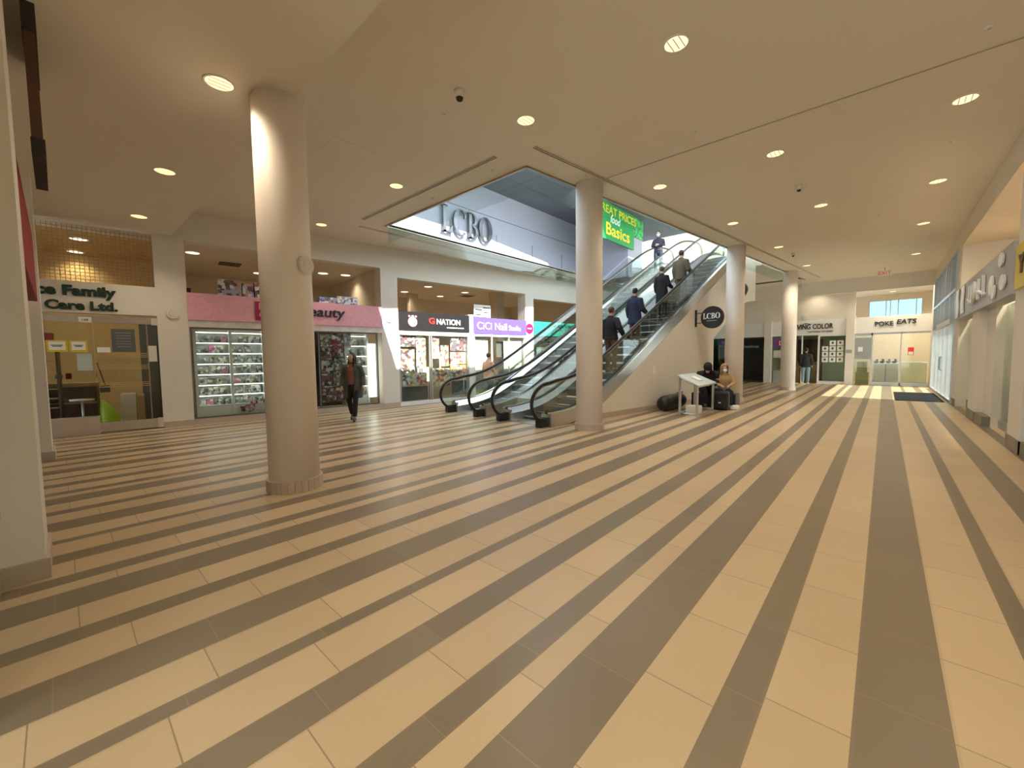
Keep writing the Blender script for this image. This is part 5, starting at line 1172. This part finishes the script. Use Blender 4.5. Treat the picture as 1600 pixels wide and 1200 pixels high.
# seated pair on the floor cart / bench at the column
SIT = dict(pel=(0, 0, .50), waist=(0, .02, .64), chest=(0, .04, .84), neck=(0, .06, 1.00), head=(0, .10, 1.15), shl=(-.18, .05, .95), shr=(.18, .05, .95),
           ell=(-.24, .14, .72), elr=(.24, .14, .72), wrl=(-.10, .34, .66), wrr=(.10, .34, .66), hil=(-.10, .02, .48), hir=(.10, .02, .48), knl=(-.14, .42, .50), knr=(.14, .42, .50), anl=(-.13, .44, .10), anr=(.13, .44, .10), toel=(-.14, .60, .04), toer=(.14, .60, .04))
tag(MB().box(-4.25, -3.05, 12.65, 13.12, 0.0, .42).build('bench', M['black'], bevel=.03), 'low black bench against the column under the seated people', 'bench')
person('seated person in a tan hooded coat wearing a white face mask', (-3.42, 12.88, 0), 'A', yaw_to(.35, -.9), dict(SIT, hl=(-.2, 1, 0)), 1.66, coat=(.45, .28, .13), pants=(.012, .012, .02), shoe=(.55, .55, .55), hood=(.40, .25, .13), mask=True, coatlen=.46)
person('seated person in a black coat slumped forward beside the tan hooded person', (-3.88, 12.80, 0), 'A', yaw_to(.5, -.8), dict(SIT, hl=(.2, .35, -.9), chest=(0, .12, .82), neck=(0, .20, .97), head=(.04, .30, 1.08), shl=(-.18, .17, .90), shr=(.18, .17, .90), waist=(0, .06, .64)), 1.80, coat=(.012, .008, .01), pants=(.01, .01, .012), hood=(.012, .008, .01), coatlen=.44, arm=1.7, flare=1.3)
o = thing('backpack', 'black backpack standing in front of the seated people', 'backpack', (-3.30, 12.35, 0), 'A')
MB().box(-3.52, -3.12, 12.18, 12.42, 0, .52).build('bag_body', M['black'], o, bevel=.06); MB().box(-3.46, -3.18, 12.12, 12.18, .06, .28).build('pocket', M['black'], o, bevel=.03); MB().tube([(-3.38, 12.3, .52), (-3.36, 12.3, .60), (-3.28, 12.3, .60), (-3.26, 12.3, .52)], .012).build('handle', M['greyd'], o)
MB().box(-3.34, -3.28, 12.10, 12.12, .2, .23).build('logo_patch', M['whitep'], o)
tag(MB().box(-3.12, -2.96, 12.5, 12.75, 0, .12).build('white_bag', M['paper'], bevel=.03), 'small white bag on the floor at the feet of the tan hooded person', 'bag')
# ================================================================== SUB-PARTS hang under the part they belong to
SUB = {'letters': 'board', 'large_letters': 'board', 'small_letters': 'board', 'small_lettering': 'board', 'top_letters': 'board', 'logo_letter': 'logo_panel', 'grille': 'housing', 'baffle_fin': 'lens',
       'handrail_guide': 'handrail', 'comb': 'floor_plate', 'print': 'sheet', 'tape': 'carton', 'nozzle': 'cap', 'eye': 'body', 'mouth': 'body', 'digits': 'plate', 'letter': 'board', 'logo_patch': 'pocket', 'red_letter': 'board', 'round_logo': 'board', 'panel_gap': 'cabinet', 'shackle': 'body'}
def base_name(o): return o.name.split('.')[0]
for o in list(bpy.data.objects):
    b_ = base_name(o)
    if o.parent is not None and o.parent.type == 'EMPTY' and b_ in SUB:
        sib = [q for q in o.parent.children if base_name(q) == SUB[b_]]
        if sib: o.parent = sib[0]
